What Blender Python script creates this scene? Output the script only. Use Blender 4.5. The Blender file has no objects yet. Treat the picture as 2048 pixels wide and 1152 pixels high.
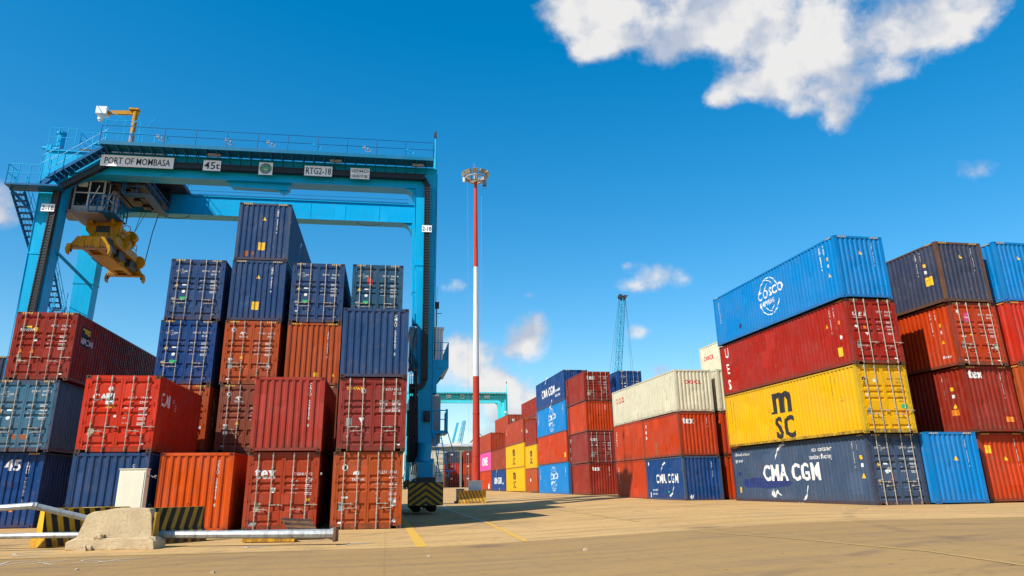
import bpy, bmesh, math, random
from mathutils import Vector, Matrix
random.seed(7)
R = math.radians
scn = bpy.context.scene
COL = scn.collection

# ---------------------------------------------------------------- camera
cam_d = bpy.data.cameras.new('camera')
cam = bpy.data.objects.new('camera', cam_d)
COL.objects.link(cam)
scn.camera = cam
cam_d.sensor_width = 36.0
cam_d.lens = 1451.24 / 2048 * 36.0
cam_d.shift_x = (1024 - 999.0) / 2048
cam_d.shift_y = -(576 - 493.9) / 2048
cam_d.clip_start = 0.1
cam_d.clip_end = 8000
CAM_H, PITCH, ROLL = 1.362, 0.31842, 0.01269
fwd = Vector((0, math.cos(PITCH), math.sin(PITCH)))
up0 = Vector((0, -math.sin(PITCH), math.cos(PITCH)))
rt0 = Vector((1, 0, 0))
rgt = rt0 * math.cos(ROLL) - up0 * math.sin(ROLL)
upv = rt0 * math.sin(ROLL) + up0 * math.cos(ROLL)
mw = Matrix((rgt, upv, -fwd)).transposed().to_4x4()
mw.translation = Vector((0, 0, CAM_H))
cam.matrix_world = mw

# ---------------------------------------------------------------- render settings
scn.render.engine = 'CYCLES'
scn.cycles.max_bounces = 4
scn.cycles.diffuse_bounces = 2
scn.cycles.glossy_bounces = 2
scn.cycles.transmission_bounces = 2
scn.cycles.caustics_reflective = False
scn.cycles.caustics_refractive = False
scn.view_settings.view_transform = 'Standard'
scn.view_settings.look = 'None'
scn.view_settings.gamma = 1.0
scn.view_settings.exposure = 0.35
scn.render.resolution_x = 1024
scn.render.resolution_y = 576

# ---------------------------------------------------------------- sun and sky
SUN_EL, SUN_DIR = R(44.6), Vector((0.708, 0.706))       # horizontal direction in which shadows fall
sd = bpy.data.lights.new('sun', 'SUN')
sd.energy = 5.0
sd.angle = R(0.5)
sd.color = (1.0, 0.955, 0.88)
sun = bpy.data.objects.new('sun', sd)
COL.objects.link(sun)
v = Vector((SUN_DIR.x * math.cos(SUN_EL), SUN_DIR.y * math.cos(SUN_EL), -math.sin(SUN_EL)))
sun.rotation_euler = v.to_track_quat('-Z', 'Y').to_euler()
sun.location = (-30, -30, 60)

world = bpy.data.worlds.new('World')
scn.world = world
world.use_nodes = True
world.cycles.sampling_method = 'MANUAL'
world.cycles.sample_map_resolution = 256
wt = world.node_tree
for n in list(wt.nodes):
    wt.nodes.remove(n)
def WN(kind, **kw):
    n = wt.nodes.new(kind)
    for k, val in kw.items():
        setattr(n, k, val)
    return n
def wl(a, b):
    wt.links.new(a, b)
def wmath(op, a, b=None, c=None, clamp=False):
    n = WN('ShaderNodeMath', operation=op, use_clamp=clamp)
    for i, q in enumerate((a, b, c)):
        if q is None: continue
        if isinstance(q, (int, float)): n.inputs[i].default_value = q
        else: wl(q, n.inputs[i])
    return n.outputs[0]
sky = WN('ShaderNodeTexSky')
sky.sky_type = 'NISHITA'
sky.sun_disc = False
sky.sun_elevation = SUN_EL
sky.sun_rotation = math.atan2(-SUN_DIR.x, -SUN_DIR.y)
sky.altitude = 0
sky.air_density = 1.0
sky.dust_density = 0.5
sky.ozone_density = 2.2
hs = WN('ShaderNodeHueSaturation')
hs.inputs['Hue'].default_value = 0.494
hs.inputs['Saturation'].default_value = 1.68
hs.inputs['Value'].default_value = 1.26
gam = WN('ShaderNodeGamma'); gam.inputs['Gamma'].default_value = 0.80
wl(sky.outputs[0], gam.inputs['Color']); wl(gam.outputs[0], hs.inputs['Color'])
bg_sky = WN('ShaderNodeBackground')
bg_sky.inputs['Strength'].default_value = 0.15
wl(hs.outputs[0], bg_sky.inputs['Color'])
tc = WN('ShaderNodeTexCoord')
D = tc.outputs['Generated']
# clouds: soft lobes around fixed sky directions, broken up by noise.  (centre, east axis, up axis, radii, weight)
CLOUDS = [
(0.083, 0.8053, 0.5871, 0.9965, -0.0602, -0.0589, -0.0134, -0.5884, 0.8085, 0.0404, 0.0342, 1.0),
(0.1351, 0.8119, 0.568, 0.9907, -0.1039, -0.0876, -0.0273, -0.5702, 0.821, 0.0551, 0.0344, 1.0),
(0.1131, 0.8335, 0.5409, 0.9935, -0.0884, -0.0721, -0.0166, -0.543, 0.8396, 0.025, 0.0218, 0.9),
(0.1578, 0.8164, 0.5555, 0.9873, -0.1238, -0.0992, -0.0318, -0.5583, 0.829, 0.0388, 0.0189, 0.6),
(0.198, 0.8, 0.5663, 0.9801, -0.1547, -0.1247, -0.0468, -0.5696, 0.8206, 0.0602, 0.034, 1.0),
(0.2185, 0.8193, 0.5301, 0.9757, -0.1768, -0.1294, -0.0433, -0.5348, 0.8438, 0.0216, 0.0189, 0.85),
(0.2646, 0.7859, 0.559, 0.9642, -0.2085, -0.1637, -0.0664, -0.5636, 0.8233, 0.0551, 0.0316, 1.0),
(0.2573, 0.8031, 0.5375, 0.9662, -0.2071, -0.1538, -0.0569, -0.5429, 0.8378, 0.031, 0.0136, 0.5),
(0.3131, 0.7913, 0.5251, 0.9495, -0.254, -0.184, -0.0695, -0.5326, 0.8435, 0.036, 0.0336, 0.9),
(0.2849, 0.8345, 0.4718, 0.9584, -0.2418, -0.1516, -0.0424, -0.481, 0.8757, 0.0186, 0.014, 1.0),
(0.3104, 0.8183, 0.4838, 0.9504, -0.2608, -0.1693, -0.0529, -0.4936, 0.8681, 0.0274, 0.0175, 0.8),
(0.3722, 0.7639, 0.5272, 0.928, -0.299, -0.2223, -0.0897, -0.536, 0.8394, 0.057, 0.0444, 1.0),
(0.3871, 0.788, 0.4787, 0.9219, -0.324, -0.2125, -0.0715, -0.4923, 0.8675, 0.0486, 0.0333, 1.0),
(0.3474, 0.809, 0.4742, 0.9375, -0.2933, -0.1872, -0.0586, -0.4862, 0.8719, 0.0356, 0.0173, 0.85),
(0.3789, 0.8107, 0.4463, 0.9252, -0.3257, -0.1946, -0.0545, -0.4621, 0.8851, 0.0209, 0.0123, 0.6),
(0.4235, 0.7776, 0.4648, 0.9057, -0.3566, -0.2291, -0.0751, -0.4815, 0.8732, 0.0359, 0.0358, 1.0),
(0.4175, 0.8035, 0.4244, 0.9085, -0.3629, -0.2072, -0.0535, -0.4447, 0.8941, 0.0191, 0.0195, 1.0),
(0.4568, 0.7328, 0.5043, 0.8894, -0.3687, -0.2703, -0.1076, -0.5175, 0.8489, 0.0577, 0.0427, 1.0),
(0.4711, 0.7545, 0.4569, 0.8819, -0.3959, -0.2561, -0.0852, -0.477, 0.8748, 0.0262, 0.0139, 0.7),
(0.4966, 0.7122, 0.496, 0.8677, -0.3997, -0.2954, -0.1177, -0.5113, 0.8513, 0.0424, 0.0333, 1.0),
(0.5317, 0.6845, 0.4987, 0.8467, -0.4215, -0.3247, -0.1337, -0.5139, 0.8474, 0.033, 0.0236, 1.0),
(0.528, 0.7063, 0.4716, 0.8491, -0.4312, -0.3052, -0.1138, -0.4917, 0.8633, 0.0163, 0.0088, 0.5),
(0.4432, 0.6952, 0.5659, 0.8962, -0.3356, -0.2902, -0.1392, -0.5705, 0.8094, 0.2177, 0.0327, 1.0),
(0.1516, 0.7678, 0.6225, 0.9883, -0.1104, -0.1049, -0.0436, -0.6242, 0.7801, 0.126, 0.0328, 1.0),
(0.2088, 0.9416, 0.2643, 0.9778, -0.1978, -0.069, 0.0212, -0.2749, 0.9613, 0.0408, 0.0229, 0.95),
(0.1773, 0.951, 0.2533, 0.984, -0.1684, -0.0582, 0.0224, -0.2615, 0.9649, 0.0226, 0.0095, 0.6),
(-0.0604, 0.9632, 0.2618, 0.9981, 0.0613, 0.0035, 0.0095, -0.2621, 0.965, 0.0274, 0.0123, 0.75),
(0.0369, 0.9786, 0.2024, 0.9992, -0.0339, -0.0199, 0.017, -0.2035, 0.9789, 0.0287, 0.0285, 1.1),
(0.0194, 0.9842, 0.1761, 0.9997, -0.0172, -0.0158, 0.0156, -0.1768, 0.9841, 0.0341, 0.0162, 0.8),
(-0.0522, 0.9829, 0.1768, 0.9986, 0.0533, -0.0032, 0.0054, -0.1771, 0.9842, 0.0327, 0.027, 1.1),
(-0.0456, 0.9881, 0.147, 0.9989, 0.0466, -0.0057, 0.005, -0.1472, 0.9891, 0.0474, 0.0241, 0.9),
(0.0014, 0.9939, 0.1103, 0.9999, -0.0004, -0.0125, 0.0133, -0.1106, 0.9938, 0.0445, 0.029, 1.1),
(0.0415, 0.9948, 0.0934, 0.999, -0.0405, -0.0162, 0.0225, -0.0947, 0.9953, 0.0443, 0.0301, 1.1),
(-0.0085, 0.9913, 0.1314, 0.9999, 0.0097, -0.0113, 0.0113, -0.1317, 0.9912, 0.0203, 0.0173, 1.0),
(-0.0358, 0.997, 0.0684, 0.9993, 0.0363, -0.0098, 0.0039, -0.0686, 0.9976, 0.0734, 0.0194, 0.7),
(0.0637, 0.9965, 0.0542, 0.9979, -0.0633, -0.0157, 0.0303, -0.0566, 0.9979, 0.0993, 0.0192, 0.6),
(0.214, 0.9667, 0.1405, 0.9767, -0.2102, -0.0435, 0.0489, -0.1546, 0.9868, 0.0285, 0.017, 1.0),
(0.1841, 0.9636, 0.194, 0.9828, -0.1783, -0.049, 0.034, -0.2038, 0.9784, 0.0238, 0.0134, 1.0),
(0.5529, 0.7611, 0.3391, 0.833, -0.499, -0.2389, -0.0378, -0.3839, 0.9226, 0.0286, 0.0193, 0.85),
(-0.5632, 0.7605, 0.3233, 0.8264, 0.524, 0.2061, 0.0477, -0.3609, 0.9314, 0.0258, 0.0227, 0.8),
(-0.5663, 0.7695, 0.2952, 0.8243, 0.534, 0.1884, 0.0311, -0.3383, 0.9405, 0.0168, 0.0147, 0.8),
(-0.2948, 0.8603, 0.416, 0.9556, 0.2708, 0.1163, 0.0491, -0.4214, 0.9055, 0.0299, 0.0078, 0.45),
(0.0376, 0.9678, 0.249, 0.9992, -0.0336, -0.0217, 0.0152, -0.25, 0.9681, 0.0165, 0.0062, 0.45),
(-0.2005, 0.9065, 0.3716, 0.9797, 0.1901, 0.064, 0.0262, -0.3745, 0.9268, 0.033, 0.0094, 0.15),
(0.17, 0.9439, 0.2831, 0.9853, -0.1595, -0.0613, 0.0168, -0.2903, 0.9568, 0.008, 0.0061, 0.3)
]
grp = bpy.data.node_groups.new('cloud_lobe', 'ShaderNodeTree')
for nm in ('Dir', 'C', 'H', 'K'):
    grp.interface.new_socket(nm, in_out='INPUT', socket_type='NodeSocketVector')
for nm in ('RH', 'RK', 'W'):
    grp.interface.new_socket(nm, in_out='INPUT', socket_type='NodeSocketFloat')
grp.interface.new_socket('Val', in_out='OUTPUT', socket_type='NodeSocketFloat')
gi = grp.nodes.new('NodeGroupInput'); go = grp.nodes.new('NodeGroupOutput')
def gm(op, a, b=None):
    n = grp.nodes.new('ShaderNodeMath'); n.operation = op
    for i, q in enumerate((a, b)):
        if q is None: continue
        if isinstance(q, (int, float)): n.inputs[i].default_value = q
        else: grp.links.new(q, n.inputs[i])
    return n.outputs[0]
def gd(a, b):
    n = grp.nodes.new('ShaderNodeVectorMath'); n.operation = 'DOT_PRODUCT'
    grp.links.new(a, n.inputs[0]); grp.links.new(b, n.inputs[1])
    return n.outputs['Value']
ah = gm('DIVIDE', gd(gi.outputs['Dir'], gi.outputs['H']), gi.outputs['RH'])
ak = gm('DIVIDE', gd(gi.outputs['Dir'], gi.outputs['K']), gi.outputs['RK'])
r2 = gm('ADD', gm('MULTIPLY', ah, ah), gm('MULTIPLY', ak, ak))
e = gm('EXPONENT', gm('MULTIPLY', r2, -1.0))
front = gm('GREATER_THAN', gd(gi.outputs['Dir'], gi.outputs['C']), 0.0)
grp.links.new(gm('MULTIPLY', gm('MULTIPLY', e, gi.outputs['W']), front), go.inputs['Val'])
acc = None
for cb in CLOUDS:
    n = WN('ShaderNodeGroup'); n.node_tree = grp
    wl(D, n.inputs['Dir'])
    n.inputs['C'].default_value = cb[0:3]
    n.inputs['H'].default_value = cb[3:6]
    n.inputs['K'].default_value = cb[6:9]
    n.inputs['RH'].default_value = cb[9]; n.inputs['RK'].default_value = cb[10]; n.inputs['W'].default_value = cb[11]
    acc = n.outputs[0] if acc is None else wmath('ADD', acc, n.outputs[0])
acc = wmath('MINIMUM', acc, 1.25)
def wnoise(scale, detail, rough, off=(0, 0, 0), dist=0.0):
    m = WN('ShaderNodeMapping'); m.inputs['Location'].default_value = off
    wl(D, m.inputs['Vector'])
    n = WN('ShaderNodeTexNoise')
    n.inputs['Scale'].default_value = scale; n.inputs['Detail'].default_value = detail
    n.inputs['Roughness'].default_value = rough; n.inputs['Distortion'].default_value = dist
    wl(m.outputs[0], n.inputs['Vector'])
    return n.outputs[0]
nz = wnoise(9.0, 10, 0.60, dist=0.1)
nz2 = wnoise(40.0, 6, 0.65, (4, 1, 2))
edge = wmath('ADD', wmath('MULTIPLY', wmath('SUBTRACT', nz, 0.5), 2.5), wmath('MULTIPLY', wmath('SUBTRACT', nz2, 0.5), 0.95))
dens = wmath('SUBTRACT', wmath('ADD', acc, wmath('MULTIPLY', edge, wmath('MINIMUM', wmath('MULTIPLY', acc, 2.6), 1.0))), 0.38)
mr = WN('ShaderNodeMapRange', interpolation_type='SMOOTHSTEP')
mr.inputs['From Min'].default_value = 0.0; mr.inputs['From Max'].default_value = 0.95
wl(dens, mr.inputs['Value'])
alpha = mr.outputs[0]
lo = wnoise(9.0, 6, 0.52)
hi = wnoise(9.0, 6, 0.52, (0.02, 0.01, -0.035))           # the same field a step towards the sun
shade = wmath('ADD', 0.34, wmath('MULTIPLY', wmath('SUBTRACT', lo, hi), 4.2))
thick = WN('ShaderNodeMapRange'); wl(dens, thick.inputs['Value'])
thick.inputs['From Min'].default_value = 0.1; thick.inputs['From Max'].default_value = 0.9
thick.inputs['To Min'].default_value = -0.15; thick.inputs['To Max'].default_value = 0.30
shade = wmath('ADD', shade, wmath('MULTIPLY', wmath('SUBTRACT', nz, 0.5), 0.9))
shade = wmath('ADD', shade, thick.outputs[0], clamp=True)
cr = WN('ShaderNodeValToRGB')
cr.color_ramp.elements[0].position = 0.15; cr.color_ramp.elements[0].color = (0.52, 0.58, 0.70, 1)
cr.color_ramp.elements[1].position = 0.85; cr.color_ramp.elements[1].color = (0.90, 0.885, 0.87, 1)
wl(shade, cr.inputs[0])
bg_cl = WN('ShaderNodeBackground')
bg_cl.inputs['Strength'].default_value = 0.76
wl(cr.outputs[0], bg_cl.inputs['Color'])
mx = WN('ShaderNodeMixShader')
wl(wmath('MULTIPLY', alpha, 0.97), mx.inputs[0])
wl(bg_sky.outputs[0], mx.inputs[1]); wl(bg_cl.outputs[0], mx.inputs[2])
wo = WN('ShaderNodeOutputWorld')
wl(mx.outputs[0], wo.inputs[0])

# ---------------------------------------------------------------- materials
MATS = {}
def mat_nodes(name):
    m = bpy.data.materials.new(name)
    m.use_nodes = True
    nt = m.node_tree
    b = nt.nodes['Principled BSDF']
    return m, nt, b
class NT:
    def __init__(s, nt): s.nt = nt
    def N(s, kind, **kw):
        n = s.nt.nodes.new(kind)
        for k, val in kw.items(): setattr(n, k, val)
        return n
    def L(s, a, b): s.nt.links.new(a, b)
    def math(s, op, a, b=None, c=None, clamp=False):
        n = s.N('ShaderNodeMath', operation=op, use_clamp=clamp)
        for i, q in enumerate((a, b, c)):
            if q is None: continue
            if isinstance(q, (int, float)): n.inputs[i].default_value = q
            else: s.L(q, n.inputs[i])
        return n.outputs[0]
    def noise(s, vec, scale, detail=4, rough=0.55, w=None):
        n = s.N('ShaderNodeTexNoise')
        n.inputs['Scale'].default_value = scale; n.inputs['Detail'].default_value = detail
        n.inputs['Roughness'].default_value = rough
        s.L(vec, n.inputs['Vector'])
        return n.outputs[0]
    def ramp(s, val, lo, hi, a=0.0, b=1.0):
        n = s.N('ShaderNodeMapRange'); n.clamp = True
        n.inputs['From Min'].default_value = lo; n.inputs['From Max'].default_value = hi
        n.inputs['To Min'].default_value = a; n.inputs['To Max'].default_value = b
        s.L(val, n.inputs['Value'])
        return n.outputs[0]
    def mix(s, fac, a, b, mode='MIX'):
        n = s.N('ShaderNodeMix', data_type='RGBA', blend_type=mode)
        for sock, q in ((n.inputs[0], fac), (n.inputs[6], a), (n.inputs[7], b)):
            if isinstance(q, (int, float)): sock.default_value = q
            elif isinstance(q, tuple): sock.default_value = (*q[:3], 1)
            else: s.L(q, sock)
        return n.outputs[2]
def paint(name, col, rough=0.42, wear=0.5, rust=0.4, metal=0.0, fade=0.12, bump=0.25):
    """weathered steel paint: fading, vertical dirt runs, rust spots, dents"""
    if name in MATS: return MATS[name]
    m, nt, b = mat_nodes(name)
    t = NT(nt)
    tc = t.N('ShaderNodeTexCoord'); oi = t.N('ShaderNodeObjectInfo')
    add = t.N('ShaderNodeVectorMath', operation='MULTIPLY_ADD')
    comb = t.N('ShaderNodeCombineXYZ')
    t.L(oi.outputs['Random'], comb.inputs[0]); t.L(oi.outputs['Random'], comb.inputs[1]); t.L(oi.outputs['Random'], comb.inputs[2])
    t.L(comb.outputs[0], add.inputs[0]); add.inputs[1].default_value = (31, 17, 23); t.L(tc.outputs['Object'], add.inputs[2])
    V = add.outputs[0]
    st = t.N('ShaderNodeMapping'); st.inputs['Scale'].default_value = (1, 1, 0.09); t.L(V, st.inputs['Vector'])
    big = t.noise(V, 0.7, 3); mid = t.noise(V, 4.0, 6, 0.6); streak = t.noise(st.outputs[0], 9.0, 5, 0.6); fine = t.noise(V, 28.0, 4, 0.7)
    grey = tuple(min(1, 0.75 * c + 0.07) for c in col)
    c = t.mix(t.ramp(big, 0.40, 0.62, 0, fade * 1.6), col, grey)
    dark = tuple(c0 * 0.45 for c0 in col)
    c = t.mix(t.ramp(streak, 0.48, 0.72, 0, 0.70 * wear), c, dark)
    c = t.mix(t.ramp(mid, 0.58, 0.74, 0, 0.5 * wear), c, (0.16, 0.12, 0.09))
    rs = t.math('MULTIPLY', t.ramp(mid, 0.50, 0.66), t.ramp(fine, 0.52, 0.62))
    rs = t.math('MULTIPLY', rs, t.ramp(big, 0.40, 0.6))
    rs = t.math('MULTIPLY', rs, rust, clamp=True)
    c = t.mix(rs, c, (0.17, 0.065, 0.03))
    # pale scrapes
    sc = t.N('ShaderNodeMapping'); sc.inputs['Scale'].default_value = (1.6, 1.6, 0.35); sc.inputs['Rotation'].default_value = (0.3, 0.5, 0.2); t.L(V, sc.inputs['Vector'])
    scr = t.noise(sc.outputs[0], 17.0, 3, 0.5)
    c = t.mix(t.math('MULTIPLY', t.ramp(scr, 0.70, 0.73), t.ramp(big, 0.5, 0.6, 0, 0.55 * wear)), c, (0.42, 0.38, 0.34))
    vp = t.N('ShaderNodeTexVoronoi', feature='F1', distance='CHEBYCHEV'); vp.inputs['Scale'].default_value = 0.75; t.L(V, vp.inputs['Vector'])
    spx = t.N('ShaderNodeSeparateColor'); t.L(vp.outputs['Color'], spx.inputs[0])
    pm = t.math('MULTIPLY', t.ramp(spx.outputs[0], 0.80, 0.81), t.ramp(vp.outputs['Distance'], 0.33, 0.34, 1, 0))
    c = t.mix(t.math('MULTIPLY', pm, 0.8 * wear), c, tuple(min(1, c0 * 1.25 + 0.012) for c0 in col))
    sz = t.N('ShaderNodeSeparateXYZ'); t.L(tc.outputs['Object'], sz.inputs[0])
    low = t.math('MULTIPLY', t.ramp(sz.outputs[2], 0.05, 0.55, 1, 0), t.ramp(streak, 0.38, 0.62))
    c = t.mix(t.math('MULTIPLY', low, 0.6 * wear), c, (0.10, 0.060, 0.038))
    rail_ = t.math('MULTIPLY', t.ramp(sz.outputs[2], 0.14, 0.20, 1, 0), t.ramp(mid, 0.42, 0.58))
    c = t.mix(t.math('MULTIPLY', rail_, 0.8 * wear), c, (0.09, 0.042, 0.024))
    t.L(c, b.inputs['Base Color'])
    t.L(t.math('ADD', t.math('MULTIPLY', mid, 0.22), t.math('ADD', rough - 0.11, t.math('MULTIPLY', rs, 0.3))), b.inputs['Roughness'])
    b.inputs['Metallic'].default_value = metal
    b.inputs['Specular IOR Level'].default_value = 0.16
    bp = t.N('ShaderNodeBump'); bp.inputs['Strength'].default_value = bump; bp.inputs['Distance'].default_value = 0.03
    t.L(t.math('ADD', t.noise(V, 1.6, 2), t.math('MULTIPLY', mid, 0.12)), bp.inputs['Height'])
    t.L(bp.outputs[0], b.inputs['Normal'])
    MATS[name] = m
    return m
def plain(name, col, rough=0.6, metal=0.0, var=0.25, scale=6.0, emit=None, bump=0.0):
    if name in MATS: return MATS[name]
    m, nt, b = mat_nodes(name)
    t = NT(nt); tc = t.N('ShaderNodeTexCoord')
    n = t.noise(tc.outputs['Object'], scale, 5, 0.6)
    d = tuple(c * (1 - var) for c in col); l = tuple(min(1, c * (1 + var * 0.5)) for c in col)
    t.L(t.mix(t.ramp(n, 0.3, 0.7), d, l), b.inputs['Base Color'])
    b.inputs['Roughness'].default_value = rough; b.inputs['Metallic'].default_value = metal
    if bump:
        bp = t.N('ShaderNodeBump'); bp.inputs['Strength'].default_value = bump; bp.inputs['Distance'].default_value = 0.02
        t.L(t.noise(tc.outputs['Object'], scale * 4, 8, 0.7), bp.inputs['Height']); t.L(bp.outputs[0], b.inputs['Normal'])
    MATS[name] = m
    return m
PC = {  # container paints
 'navy': (0.019, 0.054, 0.140), 'navy_deep': (0.010, 0.026, 0.115), 'navy_grey': (0.042, 0.072, 0.125), 'navy_teal': (0.020, 0.072, 0.125),
 'steel_blue': (0.045, 0.135, 0.205), 'slate_blue': (0.035, 0.043, 0.075), 'plum_navy': (0.030, 0.028, 0.075),
 'sky_blue': (0.000, 0.175, 0.460), 'red': (0.520, 0.026, 0.005), 'bright_red': (0.480, 0.022, 0.006), 'orange': (0.560, 0.072, 0.004),
 'rust_red': (0.260, 0.036, 0.014), 'maroon': (0.230, 0.026, 0.018), 'wine': (0.240, 0.018, 0.006), 'rose_maroon': (0.330, 0.036, 0.022),
 'brick': (0.330, 0.040, 0.012), 'brown': (0.215, 0.055, 0.026), 'orange_brown': (0.360, 0.060, 0.010), 'vermilion': (0.430, 0.036, 0.002),
 'yellow': (0.680, 0.350, 0.000), 'cream': (0.570, 0.525, 0.370), 'rust_brown': (0.115, 0.055, 0.030), 'pink': (0.620, 0.070, 0.260), 'ues_red': (0.310, 0.012, 0.003), 'dusty_rose': (0.240, 0.060, 0.055),
 'ochre': (0.520, 0.330, 0.012), 'grey_white': (0.42, 0.42, 0.40), 'cobalt': (0.005, 0.044, 0.165),
}
def cpaint(key):
    wear = {'sky_blue': .35, 'yellow': .3, 'cream': .45, 'pink': .2}.get(key, .7)
    rust = {'sky_blue': .35, 'yellow': .35, 'pink': .1, 'slate_blue': 1.0, 'steel_blue': .9, 'navy_grey': .9}.get(key, .6)
    return paint(key + '_paint', PC[key], 0.45, wear, rust)
WHITE = plain('white_lettering', (0.70, 0.70, 0.67), 0.6, var=0.22, scale=9)
def distress(m, lo=0.60, hi=0.66):
    nt = m.node_tree; t = NT(nt); out = nt.nodes['Material Output']; b = nt.nodes['Principled BSDF']
    g = t.N('ShaderNodeNewGeometry'); tr = t.N('ShaderNodeBsdfTransparent'); mx = t.N('ShaderNodeMixShader')
    n = t.noise(g.outputs['Position'], 11.0, 6, 0.7)
    t.L(t.ramp(n, lo, hi, 0, 0.85), mx.inputs[0]); t.L(b.outputs[0], mx.inputs[1]); t.L(tr.outputs[0], mx.inputs[2]); t.L(mx.outputs[0], out.inputs['Surface'])
distress(WHITE)
BLACKL = plain('black_lettering', (0.018, 0.016, 0.014), 0.6)
REDL = plain('red_lettering', (0.60, 0.010, 0.012), 0.55)
YEL = plain('yellow_sticker', (0.80, 0.46, 0.01), 0.5)
GRN = plain('green_sticker', (0.02, 0.42, 0.12), 0.5)
GREY = plain('grey_plate', (0.32, 0.32, 0.30), 0.45, 0.3)
PINKS = plain('pink_sticker', (0.62, 0.04, 0.20), 0.5)
ORS = plain('orange_sticker', (0.72, 0.20, 0.01), 0.5)
TANS = plain('tan_plate', (0.40, 0.32, 0.20), 0.5)
DARKH = plain('dark_opening', (0.012, 0.011, 0.010), 0.9)
GALV = paint('galvanised_rod', (0.44, 0.38, 0.30), 0.5, .8, .9, 0.1)
RUBBER = plain('tyre_rubber', (0.018, 0.018, 0.018), 0.85)
MK = {'w': WHITE, 'k': BLACKL, 'r': REDL, 'y': YEL, 'g': GRN, 'p': GREY, 'm': PINKS, 'o': ORS, 't': TANS, 'd': plain('red_spray_patch', (0.55, 0.02, 0.02), 0.6),
      'b': plain('blue_smear', (0.014, 0.030, 0.135), 0.5), 'f': plain('faded_lettering', (0.12, 0.09, 0.03), 0.6), 'n': plain('navy_panel', (0.010, 0.014, 0.05), 0.5), 's': paint('rust_stain', (0.30, 0.09, 0.03), .7, .8, .9)}

# ---------------------------------------------------------------- mesh helpers
class MB:
    def __init__(s): s.v = []; s.f = []
    def add(s, vs, fs):
        o = len(s.v); s.v += [tuple(q) for q in vs]; s.f += [tuple(i + o for i in f) for f in fs]
    def box(s, x0, y0, z0, x1, y1, z1):
        s.add([(x0,y0,z0),(x1,y0,z0),(x1,y1,z0),(x0,y1,z0),(x0,y0,z1),(x1,y0,z1),(x1,y1,z1),(x0,y1,z1)],
              [(0,3,2,1),(4,5,6,7),(0,1,5,4),(1,2,6,5),(2,3,7,6),(3,0,4,7)])
        return s
    def prism(s, poly, axis, a, b):
        """poly: 2-D points; axis 'x','y','z' is the extrusion direction, other two in order"""
        n = len(poly)
        def P(p, t):
            return {'x': (t, p[0], p[1]), 'y': (p[0], t, p[1]), 'z': (p[0], p[1], t)}[axis]
        s.add([P(p, a) for p in poly] + [P(p, b) for p in poly],
              [tuple(range(n - 1, -1, -1)), tuple(range(n, 2 * n))] + [(i, (i + 1) % n, (i + 1) % n + n, i + n) for i in range(n)])
        return s
    def tube(s, p, q, r, r2=None, n=8):
        p = Vector(p); q = Vector(q); d = (q - p)
        if d.length < 1e-6: return s
        d.normalize(); r2 = r if r2 is None else r2
        a = d.orthogonal().normalized(); b = d.cross(a)
        vs = []
        for c, rr in ((p, r), (q, r2)):
            for i in range(n):
                t = 2 * math.pi * i / n
                vs.append(c + (a * math.cos(t) + b * math.sin(t)) * rr)
        s.add(vs, [tuple(range(n - 1, -1, -1)), tuple(range(n, 2 * n))] + [(i, (i + 1) % n, (i + 1) % n + n, i + n) for i in range(n)])
        return s
    def path(s, pts, r, n=6):
        for a, b in zip(pts, pts[1:]): s.tube(a, b, r, n=n)
        return s
    def beam(s, p, q, w, h=None, up=(0, 0, 1)):
        p = Vector(p); q = Vector(q); h = w if h is None else h
        d = (q - p).normalized(); u = Vector(up)
        if abs(d.dot(u)) > .98: u = Vector((0, 1, 0))
        a = d.cross(u).normalized() * w / 2; b = a.normalized().cross(d).normalized() * h / 2
        vs = [c + i * a + j * b for c in (p, q) for i, j in ((-1,-1),(1,-1),(1,1),(-1,1))]
        s.add(vs, [(0,1,2,3),(7,6,5,4),(0,4,5,1),(1,5,6,2),(2,6,7,3),(3,7,4,0)])
        return s
    def torus(s, c, rad, r, axis='z', n=24, m=6):
        c = Vector(c); vs = []; fs = []
        for i in range(n):
            t = 2 * math.pi * i / n
            for j in range(m):
                u = 2 * math.pi * j / m
                k = rad + r * math.cos(u); h = r * math.sin(u)
                p = {'z': (k*math.cos(t), k*math.sin(t), h), 'x': (h, k*math.cos(t), k*math.sin(t)), 'y': (k*math.cos(t), h, k*math.sin(t))}[axis]
                vs.append(c + Vector(p)); fs.append((i*m+j, ((i+1) % n)*m+j, ((i+1) % n)*m+(j+1) % m, i*m+(j+1) % m))
        s.add(vs, fs); return s
    def mesh(s, name, mat, smooth=False, fix=True):
        me = bpy.data.meshes.new(name)
        me.from_pydata(s.v, [], s.f)
        if fix:
            bm = bmesh.new(); bm.from_mesh(me); bmesh.ops.recalc_face_normals(bm, faces=bm.faces); bm.to_mesh(me); bm.free()
        if mat: me.materials.append(mat)
        if smooth:
            for p in me.polygons: p.use_smooth = True
            try: me.set_sharp_from_angle(angle=R(40))
            except Exception: pass
        return me
    def build(s, name, mat, parent=None, smooth=False, **kw):
        return obj(name, s.mesh(name, mat, smooth), parent, **kw)
def obj(name, me, parent=None, loc=None, rot=None, label=None, cat=None, group=None, kind=None):
    o = bpy.data.objects.new(name, me); COL.objects.link(o)
    if parent: o.parent = parent
    if loc: o.location = loc
    if rot: o.rotation_euler = rot
    if label: o['label'] = label
    if cat: o['category'] = cat
    if group: o['group'] = group
    if kind: o['kind'] = kind
    return o
def thing(name, label, cat, loc=(0, 0, 0), rz=0.0, group=None):
    return obj(name, None, None, loc, (0, 0, rz), label, cat, group)
def copy_tree(o, parent=None):
    c = o.copy(); COL.objects.link(c)
    if parent: c.parent = parent
    for ch in list(o.children): copy_tree(ch, c)
    return c
def sm(t):
    t = min(max(t, 0), 1); return t * t * (3 - 2 * t)
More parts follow.
